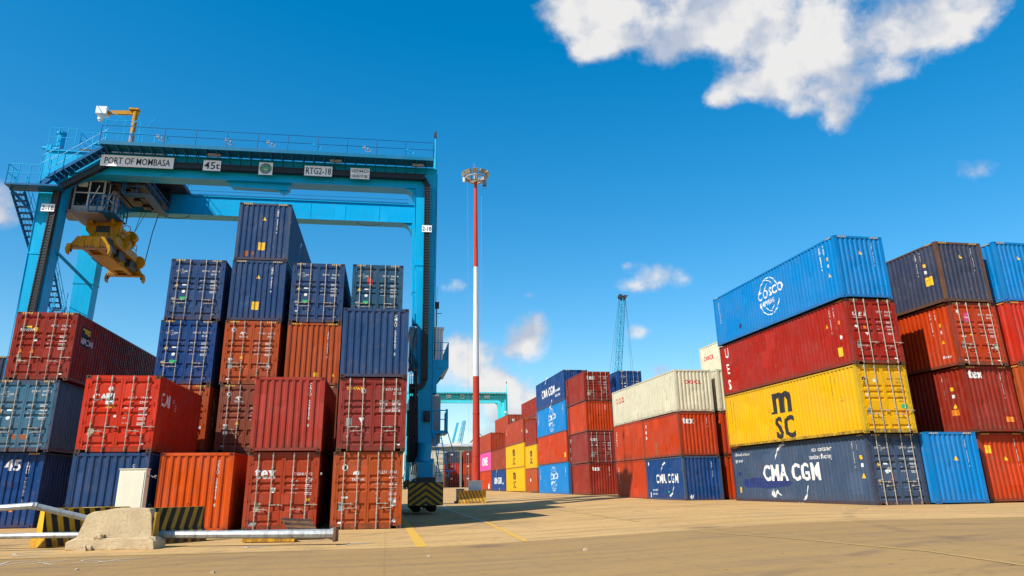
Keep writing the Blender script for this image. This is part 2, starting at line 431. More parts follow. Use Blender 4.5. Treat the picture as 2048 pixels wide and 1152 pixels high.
def zg(x, y):
    return .42 * sm((x + 4) / 14) + min(max((y - 50) / 110, 0), 1.1) * 1.08

# glyph meshes from Blender's own font
def glyphs(text, h, bold=0.0, align='LEFT', sx=1.0, shear=0.0, vert=False, res=2, line=0.85):
    cu = bpy.data.curves.new('lettering', 'FONT')
    cu.body = '\n'.join(text) if vert else text
    cu.size = h / 0.70
    cu.align_x = 'CENTER' if vert else align
    cu.offset = bold * h * 0.42
    cu.resolution_u = res
    cu.shear = shear
    cu.space_line = line
    if bold >= .045 and len(text) > 1: cu.space_character = 1.16
    ob = bpy.data.objects.new('lettering', cu)
    me = bpy.data.meshes.new_from_object(ob)
    bpy.data.objects.remove(ob); bpy.data.curves.remove(cu)
    vs = [(p.co.x * sx, p.co.y) for p in me.vertices]
    fs = [tuple(p.vertices) for p in me.polygons]
    bpy.data.meshes.remove(me)
    return vs, fs
def sign_text(text, h, mat, name, parent, x, y, z, align='CENTER', sx=1.0, bold=0.02, ry=0.0):
    """upright lettering facing local -y"""
    vs, fs = glyphs(text, h, min(bold, .02), align, sx)
    mb = MB(); c, s_ = math.cos(ry), math.sin(ry)
    for k, dx in enumerate((-.010 * h, .010 * h)):
        mb.add([(x + dx + a * c - b * s_, y - .0012 * k, z + a * s_ + b * c) for a, b in vs], fs)
    return obj(name, mb.mesh(name, mat, fix=False), parent)

# ---------------------------------------------------------------- ground
GX = [-1500, -700, -300, -150, -100, -70] + [-50 + i for i in range(0, 101)] + [70, 100, 150, 300, 700, 1500]
GY = [-60, -30, -15, -5] + [i for i in range(0, 60)] + [60 + 2 * i for i in range(60)] + [200, 260, 400, 800, 1600, 3500]
mb = MB()
mb.v = [(x, y, zg(x, y)) for y in GY for x in GX]
nx = len(GX)
mb.f = [(j * nx + i, j * nx + i + 1, (j + 1) * nx + i + 1, (j + 1) * nx + i) for j in range(len(GY) - 1) for i in range(nx - 1)]
gm_, nt, b = mat_nodes('concrete_yard')
t = NT(nt)
geo = t.N('ShaderNodeNewGeometry')
rot = t.N('ShaderNodeMapping'); rot.inputs['Rotation'].default_value = (0, 0, -0.15); t.L(geo.outputs['Position'], rot.inputs['Vector'])
V = rot.outputs[0]
n1 = t.noise(V, 0.16, 4); n2 = t.noise(V, 1.1, 6, 0.6); n3 = t.noise(V, 30, 5, 0.7); n4 = t.noise(V, 5.0, 6, 0.65)
stx = t.N('ShaderNodeMapping'); stx.inputs['Scale'].default_value = (0.12, 1.0, 1.0); t.L(V, stx.inputs['Vector'])
tyre = t.noise(stx.outputs[0], 1.7, 5, 0.6)
sty = t.N('ShaderNodeMapping'); sty.inputs['Scale'].default_value = (1.0, 0.07, 1.0); t.L(V, sty.inputs['Vector'])
tyre2 = t.noise(sty.outputs[0], 1.3, 5, 0.6)
c = t.mix(t.ramp(n1, 0.35, 0.65), (0.660, 0.385, 0.135), (0.550, 0.315, 0.100))
c = t.mix(t.ramp(n2, 0.35, 0.75, 0, 0.55), c, (0.58, 0.41, 0.18))
# worn carriageway near the viewer, lighter slabs beyond the line
sep = t.N('ShaderNodeSeparateXYZ'); t.L(V, sep.inputs[0])
wob = t.math('MULTIPLY', t.math('SUBTRACT', n2, 0.5), 0.25)
road = t.ramp(t.math('ADD', sep.outputs[1], wob), 18.2, 18.5, 1, 0)
c = t.mix(t.math('MULTIPLY', road, 0.75), c, (0.300, 0.176, 0.056))
c = t.mix(t.ramp(tyre, 0.46, 0.68, 0, 0.55), c, (0.20, 0.13, 0.075))
c = t.mix(t.ramp(tyre2, 0.54, 0.74, 0, 0.30), c, (0.19, 0.13, 0.08))
c = t.mix(t.ramp(n4, 0.56, 0.68, 0, 0.55), c, (0.17, 0.110, 0.058))
# curved tyre tracks: thin dark rings of large radius, and oil drips
for (cx_, cy_, rr, ww) in ((-30.0, 40.0, 33.5, .22), (-30.0, 40.0, 35.4, .22), (22.0, -14.0, 27.0, .25), (22.0, -14.0, 29.1, .25), (-12.0, 60.0, 37.0, .3), (40.0, 5.0, 31.0, .25)):
    dx_ = t.math('SUBTRACT', sep.outputs[0], cx_); dy_ = t.math('SUBTRACT', sep.outputs[1], cy_)
    rd = t.math('SQRT', t.math('ADD', t.math('MULTIPLY', dx_, dx_), t.math('MULTIPLY', dy_, dy_)))
    band = t.ramp(t.math('ABSOLUTE', t.math('SUBTRACT', rd, rr)), ww * .4, ww, 1, 0)
    c = t.mix(t.math('MULTIPLY', band, t.ramp(n2, 0.42, 0.62, 0, 0.42)), c, (0.13, 0.085, 0.05))
oil = t.N('ShaderNodeTexVoronoi', feature='SMOOTH_F1'); oil.inputs['Scale'].default_value = 0.33; t.L(V, oil.inputs['Vector'])
c = t.mix(t.math('MULTIPLY', t.ramp(t.math('ADD', oil.outputs['Distance'], t.math('MULTIPLY', n4, 0.22)), 0.20, 0.32, 0.6, 0), t.ramp(n1, 0.4, 0.6)), c, (0.12, 0.082, 0.052))
c = t.mix(t.ramp(n3, 0.30, 0.70, 0, 0.42), c, (0.20, 0.135, 0.075))
vor = t.N('ShaderNodeTexVoronoi', feature='F1'); vor.inputs['Scale'].default_value = 1.3; t.L(V, vor.inputs['Vector'])
c = t.mix(t.ramp(vor.outputs['Distance'], 0.03, 0.055, 0.75, 0), c, (0.05, 0.038, 0.03))
def joint(val, pitch, w):
    q = t.math('PINGPONG', val, pitch / 2)
    return t.ramp(q, w, w * 2.2, 1, 0)
jx = joint(t.math('ADD', sep.outputs[0], t.math('MULTIPLY', t.math('SUBTRACT', n4, 0.5), 0.03)), 4.6, 0.012)
jy = joint(t.math('ADD', sep.outputs[1], t.math('MULTIPLY', t.math('SUBTRACT', n4, 0.5), 0.03)), 5.2, 0.012)
c = t.mix(t.math('MULTIPLY', t.math('MAXIMUM', jx, jy), 0.16), c, (0.075, 0.055, 0.04))
ckw = t.N('ShaderNodeTexVoronoi', feature='DISTANCE_TO_EDGE'); ckw.inputs['Scale'].default_value = 0.22
ckm = t.N('ShaderNodeVectorMath', operation='MULTIPLY_ADD'); 
nv = t.N('ShaderNodeTexNoise'); nv.inputs['Scale'].default_value = 0.9; nv.inputs['Detail'].default_value = 6; t.L(V, nv.inputs['Vector'])
t.L(nv.outputs['Color'], ckm.inputs[0]); ckm.inputs[1].default_value = (1.6, 1.6, 0); t.L(V, ckm.inputs[2]); t.L(ckm.outputs[0], ckw.inputs['Vector'])
c = t.mix(t.math('MULTIPLY', t.ramp(ckw.outputs['Distance'], 0.0008, 0.003, 0.30, 0), t.ramp(n1, 0.45, 0.6)), c, (0.09, 0.06, 0.045))
t.L(c, b.inputs['Base Color']); b.inputs['Roughness'].default_value = 0.9; b.inputs['Specular IOR Level'].default_value = 0.2
bp = t.N('ShaderNodeBump'); bp.inputs['Strength'].default_value = 0.55; bp.inputs['Distance'].default_value = 0.012
t.L(t.math('ADD', t.math('MULTIPLY', n3, 0.5), n4), bp.inputs['Height']); t.L(bp.outputs[0], b.inputs['Normal'])
mb.build('ground', gm_, kind='structure')

def strip(pts, w, mat, name, z=0.006, step=0.7, label=None, cat=None, kind='structure', jag=0.0):
    """flat painted line laid on the ground"""
    mb = MB(); L = []
    for (x0, y0), (x1, y1) in zip(pts, pts[1:]):
        d = math.hypot(x1 - x0, y1 - y0); n = max(1, int(d / step))
        L += [(x0 + (x1 - x0) * i / n, y0 + (y1 - y0) * i / n) for i in range(n)]
    L.append(pts[-1])
    vs = []
    for i, (x, y) in enumerate(L):
        a = L[max(i - 1, 0)]; c = L[min(i + 1, len(L) - 1)]
        dx, dy = c[0] - a[0], c[1] - a[1]; q = math.hypot(dx, dy) or 1
        ww = w / 2 * (1 + random.uniform(-jag, jag))
        for sgn in (-1, 1):
            px, py = x - dy / q * ww * sgn, y + dx / q * ww * sgn
            vs.append((px, py, zg(px, py) + z))
    mb.add(vs, [(2*i, 2*i+2, 2*i+3, 2*i+1) for i in range(len(L) - 1)])
    return mb.build(name, mat, kind=kind)
def worn(name, col, lo=0.42, hi=0.62, base=(0.45, 0.29, 0.11)):
    m, nt, b = mat_nodes(name); t = NT(nt)
    g = t.N('ShaderNodeNewGeometry')
    n = t.noise(g.outputs['Position'], 3.0, 8, 0.7); n2 = t.noise(g.outputs['Position'], 22, 5, 0.7)
    k = t.ramp(t.math('ADD', t.math('MULTIPLY', n, 0.65), t.math('MULTIPLY', n2, 0.35)), lo, hi)
    t.L(t.mix(k, col, base), b.inputs['Base Color']); b.inputs['Roughness'].default_value = 0.85
    return m
YL = worn('worn_yellow_line', (0.62, 0.34, 0.02), 0.46, 0.72)
YLF = worn('faded_yellow_line', (0.50, 0.30, 0.05), 0.34, 0.54, (0.38, 0.235, 0.085))
WL = worn('worn_white_line', (0.50, 0.46, 0.38), 0.45, 0.66)
CHALK = worn('chalk_marks', (0.52, 0.46, 0.38), 0.48, 0.70, (0.36, 0.225, 0.08))
strip([(-1.92, 18.45), (-4.35, 34.0), (-7.2, 52.0)], 0.27, YL, 'painted_line', jag=.06)
strip([(0.55, 18.6), (-0.72, 30.2)], 0.13, YL, 'painted_line', jag=.1)
strip([(-0.72, 30.2), (-3.94, 52.5), (-7, 80)], 0.13, WL, 'painted_line', jag=.1)
strip([(-12.4, 16.5), (-8.9, 17.3), (-6.8, 17.6), (-3.6, 18.25), (-1.84, 18.4)], 0.17, YLF, 'painted_line', jag=.12)
strip([(4.6, 18.6), (5.7, 14.9), (6.4, 11.8), (6.43, 9.9), (6.5, 8)], 0.09, YLF, 'painted_line', jag=.2)
strip([(1.8, 50.6), (3.2, 34.1), (4.2, 24.0)], 0.10, YLF, 'painted_line', jag=.2)
def chalk(strokes, w=0.05):
    mb = MB()
    for pts in strokes:
        # smooth the stroke a little
        P = [Vector((*p, 0)) for p in pts]; Q = []
        for i in range(len(P) - 1):
            a, b_, c_, d_ = P[max(i-1, 0)], P[i], P[i+1], P[min(i+2, len(P)-1)]
            for k in range(6):
                s_ = k / 6
                Q.append(0.5 * ((2*b_) + (-a + c_) * s_ + (2*a - 5*b_ + 4*c_ - d_) * s_**2 + (-a + 3*b_ - 3*c_ + d_) * s_**3))
        Q.append(P[-1]); vs = []
        for i, p in enumerate(Q):
            d = Q[min(i+1, len(Q)-1)] - Q[max(i-1, 0)]; q = d.length or 1
            for sg in (-1, 1):
                x, y = p.x - d.y / q * w / 2 * sg, p.y + d.x / q * w / 2 * sg
                vs.append((x, y, zg(x, y) + 0.007))
        mb.add(vs, [(2*i, 2*i+2, 2*i+3, 2*i+1) for i in range(len(Q) - 1)])
    return mb.build('chalk_writing', CHALK, kind='structure')
chalk([[(-10.66, 18.51), (-11.2, 18.72), (-11.35, 18.19), (-10.9, 17.62), (-10.61, 17.84)]], .07)
chalk([[(-9.96, 15.56), (-10.2, 16.28), (-9.9, 16.48)], [(-9.60, 16.33), (-9.75, 15.9), (-9.86, 15.25)], [(-9.14, 16.48), (-9.3, 15.95), (-9.5, 15.5)], [(-9.45, 16.0), (-8.85, 15.42)]], .05)
chalk([[(-8.30, 16.47), (-8.64, 16.52), (-8.70, 16.2), (-8.2, 15.98), (-8.12, 15.66), (-8.56, 15.68)], [(-7.63, 16.6), (-8.02, 16.44), (-8.08, 15.71)], [(-7.64, 16.17), (-8.04, 16.13)]], .05)
chalk([[(-6.27, 18.98), (-6.34, 19.6), (-5.82, 19.45)], [(-6.40, 19.5), (-6.05, 19.3)]], .09)
chalk([[(-3.90, 19.6), (-3.88, 20.2), (-3.40, 20.3)], [(-3.95, 20.0), (-3.40, 20.05)]], .07)

# ---------------------------------------------------------------- containers
CW, HS, HC, L20, L40, GAP = 2.438, 2.591, 2.896, 6.058, 12.192, 0.012
PA, PB = HS + GAP, HC + GAP
cache = {}
def profile(L, n, u0, u1, out, deep, fo=0.30, fs=0.20):
    """breakpoints (u, depth) of a corrugated wall"""
    p = (u1 - u0) / n; pts = [(u0, out)]
    for i in range(n):
        a = u0 + i * p
        pts += [(a + p * fo / 2, out), (a + p * (fo / 2 + fs), deep), (a + p * (1 - fo / 2 - fs), deep), (a + p * (1 - fo / 2), out)]
    pts.append((u1, out))
    return pts
END = profile(CW, 9, 0.13, CW - 0.13, 0.012, 0.050, 0.36, 0.16)
SIDE = {L20: profile(L20, 21, 0.17, L20 - 0.17, 0.010, 0.044), L40: profile(L40, 42, 0.17, L40 - 0.17, 0.010, 0.044)}
def door_profile(H):
    z0, z1 = 0.17, H - 0.14; h = z1 - z0
    pts = [(z0, 0.012), (z0 + .05, 0.012), (z0 + .09, 0.058)]
    for a, b_ in ((0.06, 0.20), (0.285, 0.46), (0.50, 0.565), (0.605, 0.66), (0.70, 0.925)):
        pts += [(z0 + a * h, 0.058), (z0 + a * h + .040, 0.012), (z0 + b_ * h, 0.012), (z0 + b_ * h + .035, 0.058)]
    pts += [(z1 - .09, 0.058), (z1 - .05, 0.012), (z1, 0.012)]
    out = [pts[0]]
    for q in pts[1:]:
        if q[0] > out[-1][0] + 1e-4: out.append(q)
    return out
DOORP = {HS: door_profile(HS), HC: door_profile(HC)}
def interp(pts, u):
    if u <= pts[0][0]: return pts[0][1]
    for (a, x), (b_, y) in zip(pts, pts[1:]):
        if u <= b_: return x + (y - x) * (u - a) / (b_ - a)
    return pts[-1][1]
ZB, ZT = 0.155, 0.075                                     # bottom and top rails
def c_frame(L, H, door):
    mb = MB()
    e = 0.0
    for x in (0, CW - .13):
        for y in (0, L - .15):
            mb.box(x, y, .118, x + .13, y + .15, H - .118)
    for x0, x1 in ((0.004, .06), (CW - .06, CW - .004)):
        mb.box(x0, .15, .035, x1, L - .15, ZB); mb.box(x0, .15, H - ZT, x1, L - .15, H - .004)
    for y0, y1, dr in ((0.004, .10, door), (L - .10, L - .004, False)):
        top = .14 if dr else .10
        mb.box(.13, y0, H - top, CW - .13, y1, H - .004)
        if dr:
            mb.box(.13, y0, .09, CW - .13, y1, ZB + .01); mb.box(.42, y0, .02, CW - .42, y1, .09)
        else:
            mb.box(.13, y0, .03, CW - .13, y1, .13)
    y = 0.6
    while y < L - .4:                                     # floor cross members
        mb.box(.06, y, .04, CW - .06, y + .05, .14); y += .6 if L > 7 else .5
    mb.box(.06, .12, .14, CW - .06, L - .12, .165)
    return mb
def c_casting(sx, sy, sz, L, H):
    """one corner casting with its oval holes as real recesses"""
    mb = MB()
    x0 = -.004 if sx == 0 else CW - .174; x1 = x0 + .178
    y0 = -.004 if sy == 0 else L - .158; y1 = y0 + .162
    z0 = 0 if sz == 0 else H - .118; z1 = z0 + .118
    def face(o, a, b_, la, lb, inn):
        cx, cz = la / 2, lb / 2; k = 10
        hole = [(cx + .040 * math.copysign(abs(math.cos(t)) ** .7, math.cos(t)), cz + .032 * math.copysign(abs(math.sin(t)) ** .7, math.sin(t))) for t in [2 * math.pi * (i + .5) / 16 for i in range(16)]]
        outer = []
        for i in range(16):
            t = 2 * math.pi * (i + .5) / 16; ct, st_ = math.cos(t), math.sin(t)
            m_ = max(abs(ct), abs(st_)); outer.append((cx + ct / m_ * la / 2, cz + st_ / m_ * lb / 2))
        P = lambda u, w, d: tuple(o[i] + a[i] * u + b_[i] * w + inn[i] * d for i in range(3))
        vs = [P(u, w, 0) for u, w in outer] + [P(u, w, 0) for u, w in hole] + [P(u, w, .03) for u, w in hole]
        fs = [(i, (i + 1) % 16, 16 + (i + 1) % 16, 16 + i) for i in range(16)] + [(16 + i, 16 + (i + 1) % 16, 32 + (i + 1) % 16, 32 + i) for i in range(16)]
        fs.append(tuple(range(32, 48)))
        # fill the four corners
        co = [P(0, 0, 0), P(la, 0, 0), P(la, lb, 0), P(0, lb, 0)]; nb = len(vs); vs += co
        fs += [(nb + 2, 1, 2), (nb + 3, 5, 6), (nb + 0, 9, 10), (nb + 1, 13, 14)]
        mb.add(vs, fs)
    if sy == 0: face((x0, y0, z0), (1,0,0), (0,0,1), .178, .118, (0,1,0)); mb.add([(x0,y1,z0),(x1,y1,z0),(x1,y1,z1),(x0,y1,z1)], [(0,1,2,3)])
    else: face((x0, y1, z0), (1,0,0), (0,0,1), .178, .118, (0,-1,0)); mb.add([(x0,y0,z0),(x1,y0,z0),(x1,y0,z1),(x0,y0,z1)], [(0,1,2,3)])
    if sx == 0: face((x0, y0, z0), (0,1,0), (0,0,1), .162, .118, (1,0,0)); mb.add([(x1,y0,z0),(x1,y1,z0),(x1,y1,z1),(x1,y0,z1)], [(0,1,2,3)])
    else: face((x1, y0, z0), (0,1,0), (0,0,1), .162, .118, (-1,0,0)); mb.add([(x0,y0,z0),(x0,y1,z0),(x0,y1,z1),(x0,y0,z1)], [(0,1,2,3)])
    for z in (z0, z1): mb.add([(x0,y0,z),(x1,y0,z),(x1,y1,z),(x0,y1,z)], [(0,1,2,3)])
    return mb
def wall_u(pts, mk, z0, z1, seed=None):
    """vertical sheet following a profile; mk(u, depth) -> (x, y)"""
    mb = MB(); n = len(pts); m = 1 if seed is None else 10
    zs = [z0 + (z1 - z0) * k / m for k in range(m + 1)]
    mb.add([(*mk(u, d + (dent(seed, u, z, pts[-1][0] + .15, z1) if seed is not None else 0)), z) for z in zs for u, d in pts],
           [(k * n + i, k * n + i + 1, (k + 1) * n + i + 1, (k + 1) * n + i) for k in range(m) for i in range(n - 1)])
    return mb
def c_side(L, H, right, seed):
    if right: mk = lambda u, d: (CW - d, u)
    else: mk = lambda u, d: (d, L - u)
    return wall_u(SIDE[L], mk, ZB - .01, H - ZT + .01, seed)
def c_end(L, H, far, seed):
    if far: mk = lambda u, d: (CW - u, L - d)
    else: mk = lambda u, d: (u, d)
    return wall_u(END, mk, .12, H - .09, seed)
def c_roof(L, H):
    pts = profile(L, int(L / .28), .1, L - .1, H - .008, H - .028); n = len(pts)
    mb = MB(); mb.add([(.05, y, z) for y, z in pts] + [(CW - .05, y, z) for y, z in pts], [(i, i + 1, n + i + 1, n + i) for i in range(n - 1)])
    return mb
def c_leaf(H, right):
    x0, x1 = (CW / 2 + .006, CW - .135) if right else (.135, CW / 2 - .006)
    pr = DOORP[H]; mb = MB(); n = len(pr)
    a, b_ = x0 + .07, x1 - .07
    mb.box(x0, .006, pr[0][0], a, .06, pr[-1][0]); mb.box(b_, .006, pr[0][0], x1, .06, pr[-1][0])
    mb.add([(a, d, z) for z, d in pr] + [(b_, d, z) for z, d in pr], [(i, i + 1, n + i + 1, n + i) for i in range(n - 1)])
    hx = x1 + .03 if right else x0 - .03
    for k in (.1, .37, .63, .9):                          # hinges
        z = pr[0][0] + k * (pr[-1][0] - pr[0][0])
        mb.tube((hx, -.004, z - .07), (hx, -.004, z + .07), .017, n=8)
        mb.box(min(hx, hx + (-.10 if right else .10)), -.006, z - .03, max(hx, hx + (-.10 if right else .10)), .008, z + .03)
    return mb
RODX = (.385, .865, 1.573, 2.053)
def c_rod(H, x):
    mb = MB(); z0, z1 = .06, H - .06
    mb.tube((x, -.042, z0), (x, -.042, z1), .0175, n=8)
    for z in (z0 + .04, z1 - .04):                        # cam keepers
        mb.box(x - .026, -.058, z - .04, x + .026, .006, z + .04)
        mb.tube((x, -.046, z - .09), (x, -.046, z + .09), .023, n=8)
    for k in (.20, .36, .64, .80):
        z = k * H; mb.box(x - .028, -.058, z - .018, x + .028, .014, z + .018)
    return mb
def c_handle(H, x, side, low):
    """locking bar handle with its hub and retainer"""
    z = H * (.27 if low else .325); s = side; mb = MB()
    mb.box(x - .024, -.072, z - .028, x + .024, -.03, z + .028)
    mb.beam((x, -.075, z), (x + s * .20, -.082, z + .004), .014, .022)
    mb.beam((x + s * .20, -.082, z + .004), (x + s * .40, -.075, z - .012), .014, .020)
    mb.box(min(x + s * .27, x + s * .31), -.075, z - .04, max(x + s * .27, x + s * .31), .012, z + .03)
    return mb
STR_Y = plain('height_marking_yellow', (0.66, 0.42, 0.06), 0.5)
def c_hazard(H):
    mb = MB()
    for x0 in (.20, CW - .20 - .42):
        for k in range(5):
            a = x0 + k * .085; mb.add([(a, -.001, H - .085), (a + .045, -.001, H - .085), (a + .075, -.001, H - .02), (a + .03, -.001, H - .02)], [(0,1,2,3)])
    return mb
def c_hazard_side(L, H):
    mb = MB()
    for y0 in (.25, L - .25 - .42):
        for k in range(5):
            a = y0 + k * .085; mb.add([(-.001, a, H - .066), (-.001, a + .045, H - .066), (-.001, a + .075, H - .012), (-.001, a + .03, H - .012)], [(0,1,2,3)])
    return mb
def cm(key, fn, name, mat):
    k = (*key, mat.name)
    if k not in cache: cache[k] = fn().mesh(name, mat)
    return cache[k]
from mathutils import noise as mnoise
def dent(seed, u, w, L, H):
    """shallow dents and bowing of a wall panel, fading out at its frame"""
    e = min(1, max(0, min(u - .2, L - .2 - u) / .4)) * min(1, max(0, min(w - .2, H - .1 - w) / .35))
    p = Vector((u * .8 + seed * 17.3, w * .9, seed * 5.1))
    return (mnoise.noise(p) * .022 + max(0, mnoise.noise(p * 1.9 + Vector((3, 1, 2))) - .32) * .09) * e
ALLC = []
class Box:
    def __init__(s, x, y, z, L, H, front, col, label, yaw, group, lod=None, rods=None, framecol=None, rear='end', double=False, castcol=None, cat='shipping container'):
        s.L, s.H, s.front = L, H, front
        s.lod = lod if lod is not None else (0 if y < 60 else 1)
        mt = cpaint(col); fm = cpaint(framecol) if framecol else mt
        s.root = thing('shipping_container', label, cat, (x, y, z), yaw, group)
        r = s.root; ALLC.append(r)
        obj('frame', cm(('fr', L, H, front), lambda: c_frame(L, H, front == 'D'), 'frame', fm), r)
        cmat = cpaint(castcol or ('slate_blue' if col in ('navy', 'cobalt', 'navy_grey', 'navy_teal', 'steel_blue') else 'rust_brown' if col not in ('sky_blue', 'cream', 'yellow') else (framecol or col)))
        if s.lod == 0:
            for sx in (0, 1):
                for sy in (0, 1):
                    for sz in (0, 1):
                        obj('corner_casting', cm(('cc', sx, sy, sz, L, H), lambda: c_casting(sx, sy, sz, L, H), 'corner_casting', cmat), r)
        else:
            def allc():
                mb = MB()
                for sx in (0, 1):
                    for sy in (0, 1):
                        for sz in (0, 1):
                            x0 = -.004 if sx == 0 else CW - .174; y0 = -.004 if sy == 0 else L - .158; z0 = 0 if sz == 0 else H - .118
                            mb.box(x0, y0, z0, x0 + .178, y0 + .162, z0 + .118)
                return mb
            obj('corner_castings', cm(('ca', L, H), allc, 'corner_castings', cmat), r)
        sn = s.seed = len(ALLC) % 5
        obj('side_panel', cm(('sl', L, H, sn), lambda: c_side(L, H, False, sn), 'side_panel', mt), r)
        obj('side_panel', cm(('sr', L, H, sn), lambda: c_side(L, H, True, sn + 5), 'side_panel', mt), r)
        obj('roof_panel', cm(('rf', L, H), lambda: c_roof(L, H), 'roof_panel', mt), r)
        obj('end_panel', cm(('ef', L, H), lambda: c_end(L, H, True, None), 'end_panel', mt), r)
        if front == 'E':
            obj('end_panel', cm(('en', L, H, sn), lambda: c_end(L, H, False, sn + 10), 'end_panel', mt), r)
        else:
            rm = rods or GALV
            for right in (False, True):
                leaf = obj('door', cm(('lf', H, right), lambda: c_leaf(H, right), 'door', mt), r)
                xs = RODX[2:] if right else RODX[:2]
                for i, x_ in enumerate(xs):
                    obj('lock_rod', cm(('rod', H, x_), lambda: c_rod(H, x_), 'lock_rod', rm), leaf)
                    if s.lod == 0:
                        sd_ = 1 if i == 0 else -1
                        if double: sd_ = 1
                        lo_ = (i == 1) if not double else (i == 0)
                        obj('handle', cm(('h', H, x_, sd_, lo_), lambda: c_handle(H, x_, sd_, lo_), 'handle', rm), leaf)
        if H == HC:
            obj('height_marking', cm(('hz', H), lambda: c_hazard(H), 'height_marking', STR_Y), r)
            if x > 0 and s.lod == 0: obj('height_marking', cm(('hzs', L, H), lambda: c_hazard_side(L, H), 'height_marking', STR_Y), r)
        s.acc = {}
    # ---- paint marks that follow the corrugation
    def put(s, face, vs, fs, col, name, off=0.0025):
        L, H = s.L, s.H
        us = [p[0] for p in vs]; ws = [p[1] for p in vs]
        if not us: return
        bm = bmesh.new()
        V_ = [bm.verts.new((a, b_, 0)) for a, b_ in vs]
        for f in fs:
            try: bm.faces.new([V_[i] for i in f])
            except Exception: pass
        if face == 'F' and s.front == 'D':
            prof = DOORP[H]; ax = 1
            prof2 = prof
        elif face == 'F': prof = END; ax = 0
        else: prof = SIDE[L]; ax = 0
        lo, hi = (min(us), max(us)) if ax == 0 else (min(ws), max(ws))
        for (q, _) in prof:
            if lo < q < hi:
                co = (q, 0, 0) if ax == 0 else (0, q, 0); no = (1, 0, 0) if ax == 0 else (0, 1, 0)
                bmesh.ops.bisect_plane(bm, geom=bm.verts[:] + bm.edges[:] + bm.faces[:], plane_co=co, plane_no=no, dist=1e-5)
        sd_ = None
        if not (face == 'F' and s.front == 'D'): sd_ = s.seed + {'L': 0, 'R': 5, 'F': 10}[face]
        if sd_ is not None:
            for k in range(1, 10):
                z_ = (.12 + (H - .21) * k / 10) if face == 'F' else (ZB - .01 + (H - ZT + .01 - ZB + .01) * k / 10)
                if min(ws) < z_ < max(ws): bmesh.ops.bisect_plane(bm, geom=bm.verts[:] + bm.edges[:] + bm.faces[:], plane_co=(0, z_, 0), plane_no=(0, 1, 0), dist=1e-5)
        bm.verts.index_update()
        def wob(u, w):
            if sd_ is None: return 0
            a, b_, Lx = (.12, H - .09, END[-1][0] + .15) if face == 'F' else (ZB - .01, H - ZT + .01, SIDE[L][-1][0] + .15)
            k = (w - a) / (b_ - a) * 10; k0 = math.floor(k); f = k - k0
            z0_, z1_ = a + (b_ - a) * k0 / 10, a + (b_ - a) * (k0 + 1) / 10
            # the sheet is straight between its profile lines: sample the dent there
            for (p0, _), (p1, _) in zip(prof, prof[1:]):
                if p0 <= u <= p1: break
            g = (u - p0) / (p1 - p0) if p1 > p0 else 0
            q = lambda uu: dent(sd_, uu, z0_, Lx, b_) * (1 - f) + dent(sd_, uu, z1_, Lx, b_) * f
            return q(p0) * (1 - g) + q(p1) * g
        mb = s.acc.setdefault((name, col), MB())
        o = []
        for v_ in bm.verts:
            u, w = v_.co.x, v_.co.y
            d = interp(prof, v_.co[ax]) - off + wob(u, w)
            if face == 'F': o.append((u, d, w))
            elif face == 'L': o.append((d, L - u, w))
            else: o.append((CW - d, u, w))
        mb.add(o, [tuple(q.index for q in f.verts) for f in bm.faces])
        bm.free()
    def text(s, face, txt, u, w, h, col='w', bold=0.0, sx=1.0, vert=False, name='lettering', align='LEFT', shear=0.0, line=.85, rot=0.0, jit=0.0):
        vs, fs = glyphs(txt, h, bold, align, sx, shear, vert, 2 if h > .2 else 1, line)
        c_, s_ = math.cos(rot), math.sin(rot)
        sh = (-.042 * h, 0, .042 * h) if bold >= .045 else ((0, .03 * h) if bold >= .03 else (0,))
        for k, dx in enumerate(sh):
            s.put(face, [(u + dx + a * c_ - b_ * s_, w + a * s_ + b_ * c_) for a, b_ in vs], fs, col, name, off=0.003 + .0012 * k)
        return s
    def poly(s, face, pts, col, name='sticker', off=0.0025):
        s.put(face, pts, [tuple(range(len(pts)))], col, name, off); return s
    def rect(s, face, u, w, a, b_, col, name='sticker', off=0.0025):
        return s.poly(face, [(u, w), (u + a, w), (u + a, w + b_), (u, w + b_)], col, name, off)
    def tri(s, face, u, w, a, col='y', name='warning_triangle'):
        return s.poly(face, [(u, w), (u + a, w), (u + a / 2, w + a * .95)], col, name)
    def disc(s, face, u, w, r, col='w', name='sticker', ry=None, off=0.0025):
        ry = ry or r
        return s.poly(face, [(u + r * math.cos(i * math.pi / 8), w + ry * math.sin(i * math.pi / 8)) for i in range(16)], col, name, off)
    def arc(s, face, u, w, r, a0, a1, t0, t1, col='w', name='logo', ky=1.0):
        """crescent stroke that swells from t0 to t1"""
        n = 14; A = []; B_ = []
        for i in range(n + 1):
            k = i / n; a = R(a0 + (a1 - a0) * k); t_ = t0 + (t1 - t0) * k
            A.append((u + (r + t_ / 2) * math.cos(a), w + (r + t_ / 2) * math.sin(a) * ky)); B_.append((u + (r - t_ / 2) * math.cos(a), w + (r - t_ / 2) * math.sin(a) * ky))
        vs = A + B_
        s.put(face, vs, [(i, i + 1, n + 2 + i, n + 1 + i) for i in range(n)], col, name); return s
    def rows(s, face, u, w, n, du=.62, col='w', h=.035, dw=.085, labels=None):
        """small data lines: a short word at the left, two figures at the right"""
        for i in range(n):
            z = w - i * dw
            if labels and i < len(labels) and labels[i]: s.text(face, labels[i], u, z, h * 1.05, col, .02)
            for q, ww in ((du * .62, .17), (du * .62 + .20, .08)):
                x = u + q
                while x < u + q + ww: s.rect(face, x, z, .018, h, col, 'lettering'); x += .03
    def done(s):
        for (name, col), mb in s.acc.items():
            obj(name, mb.mesh(name, MK[col], fix=False), s.root)
        return s
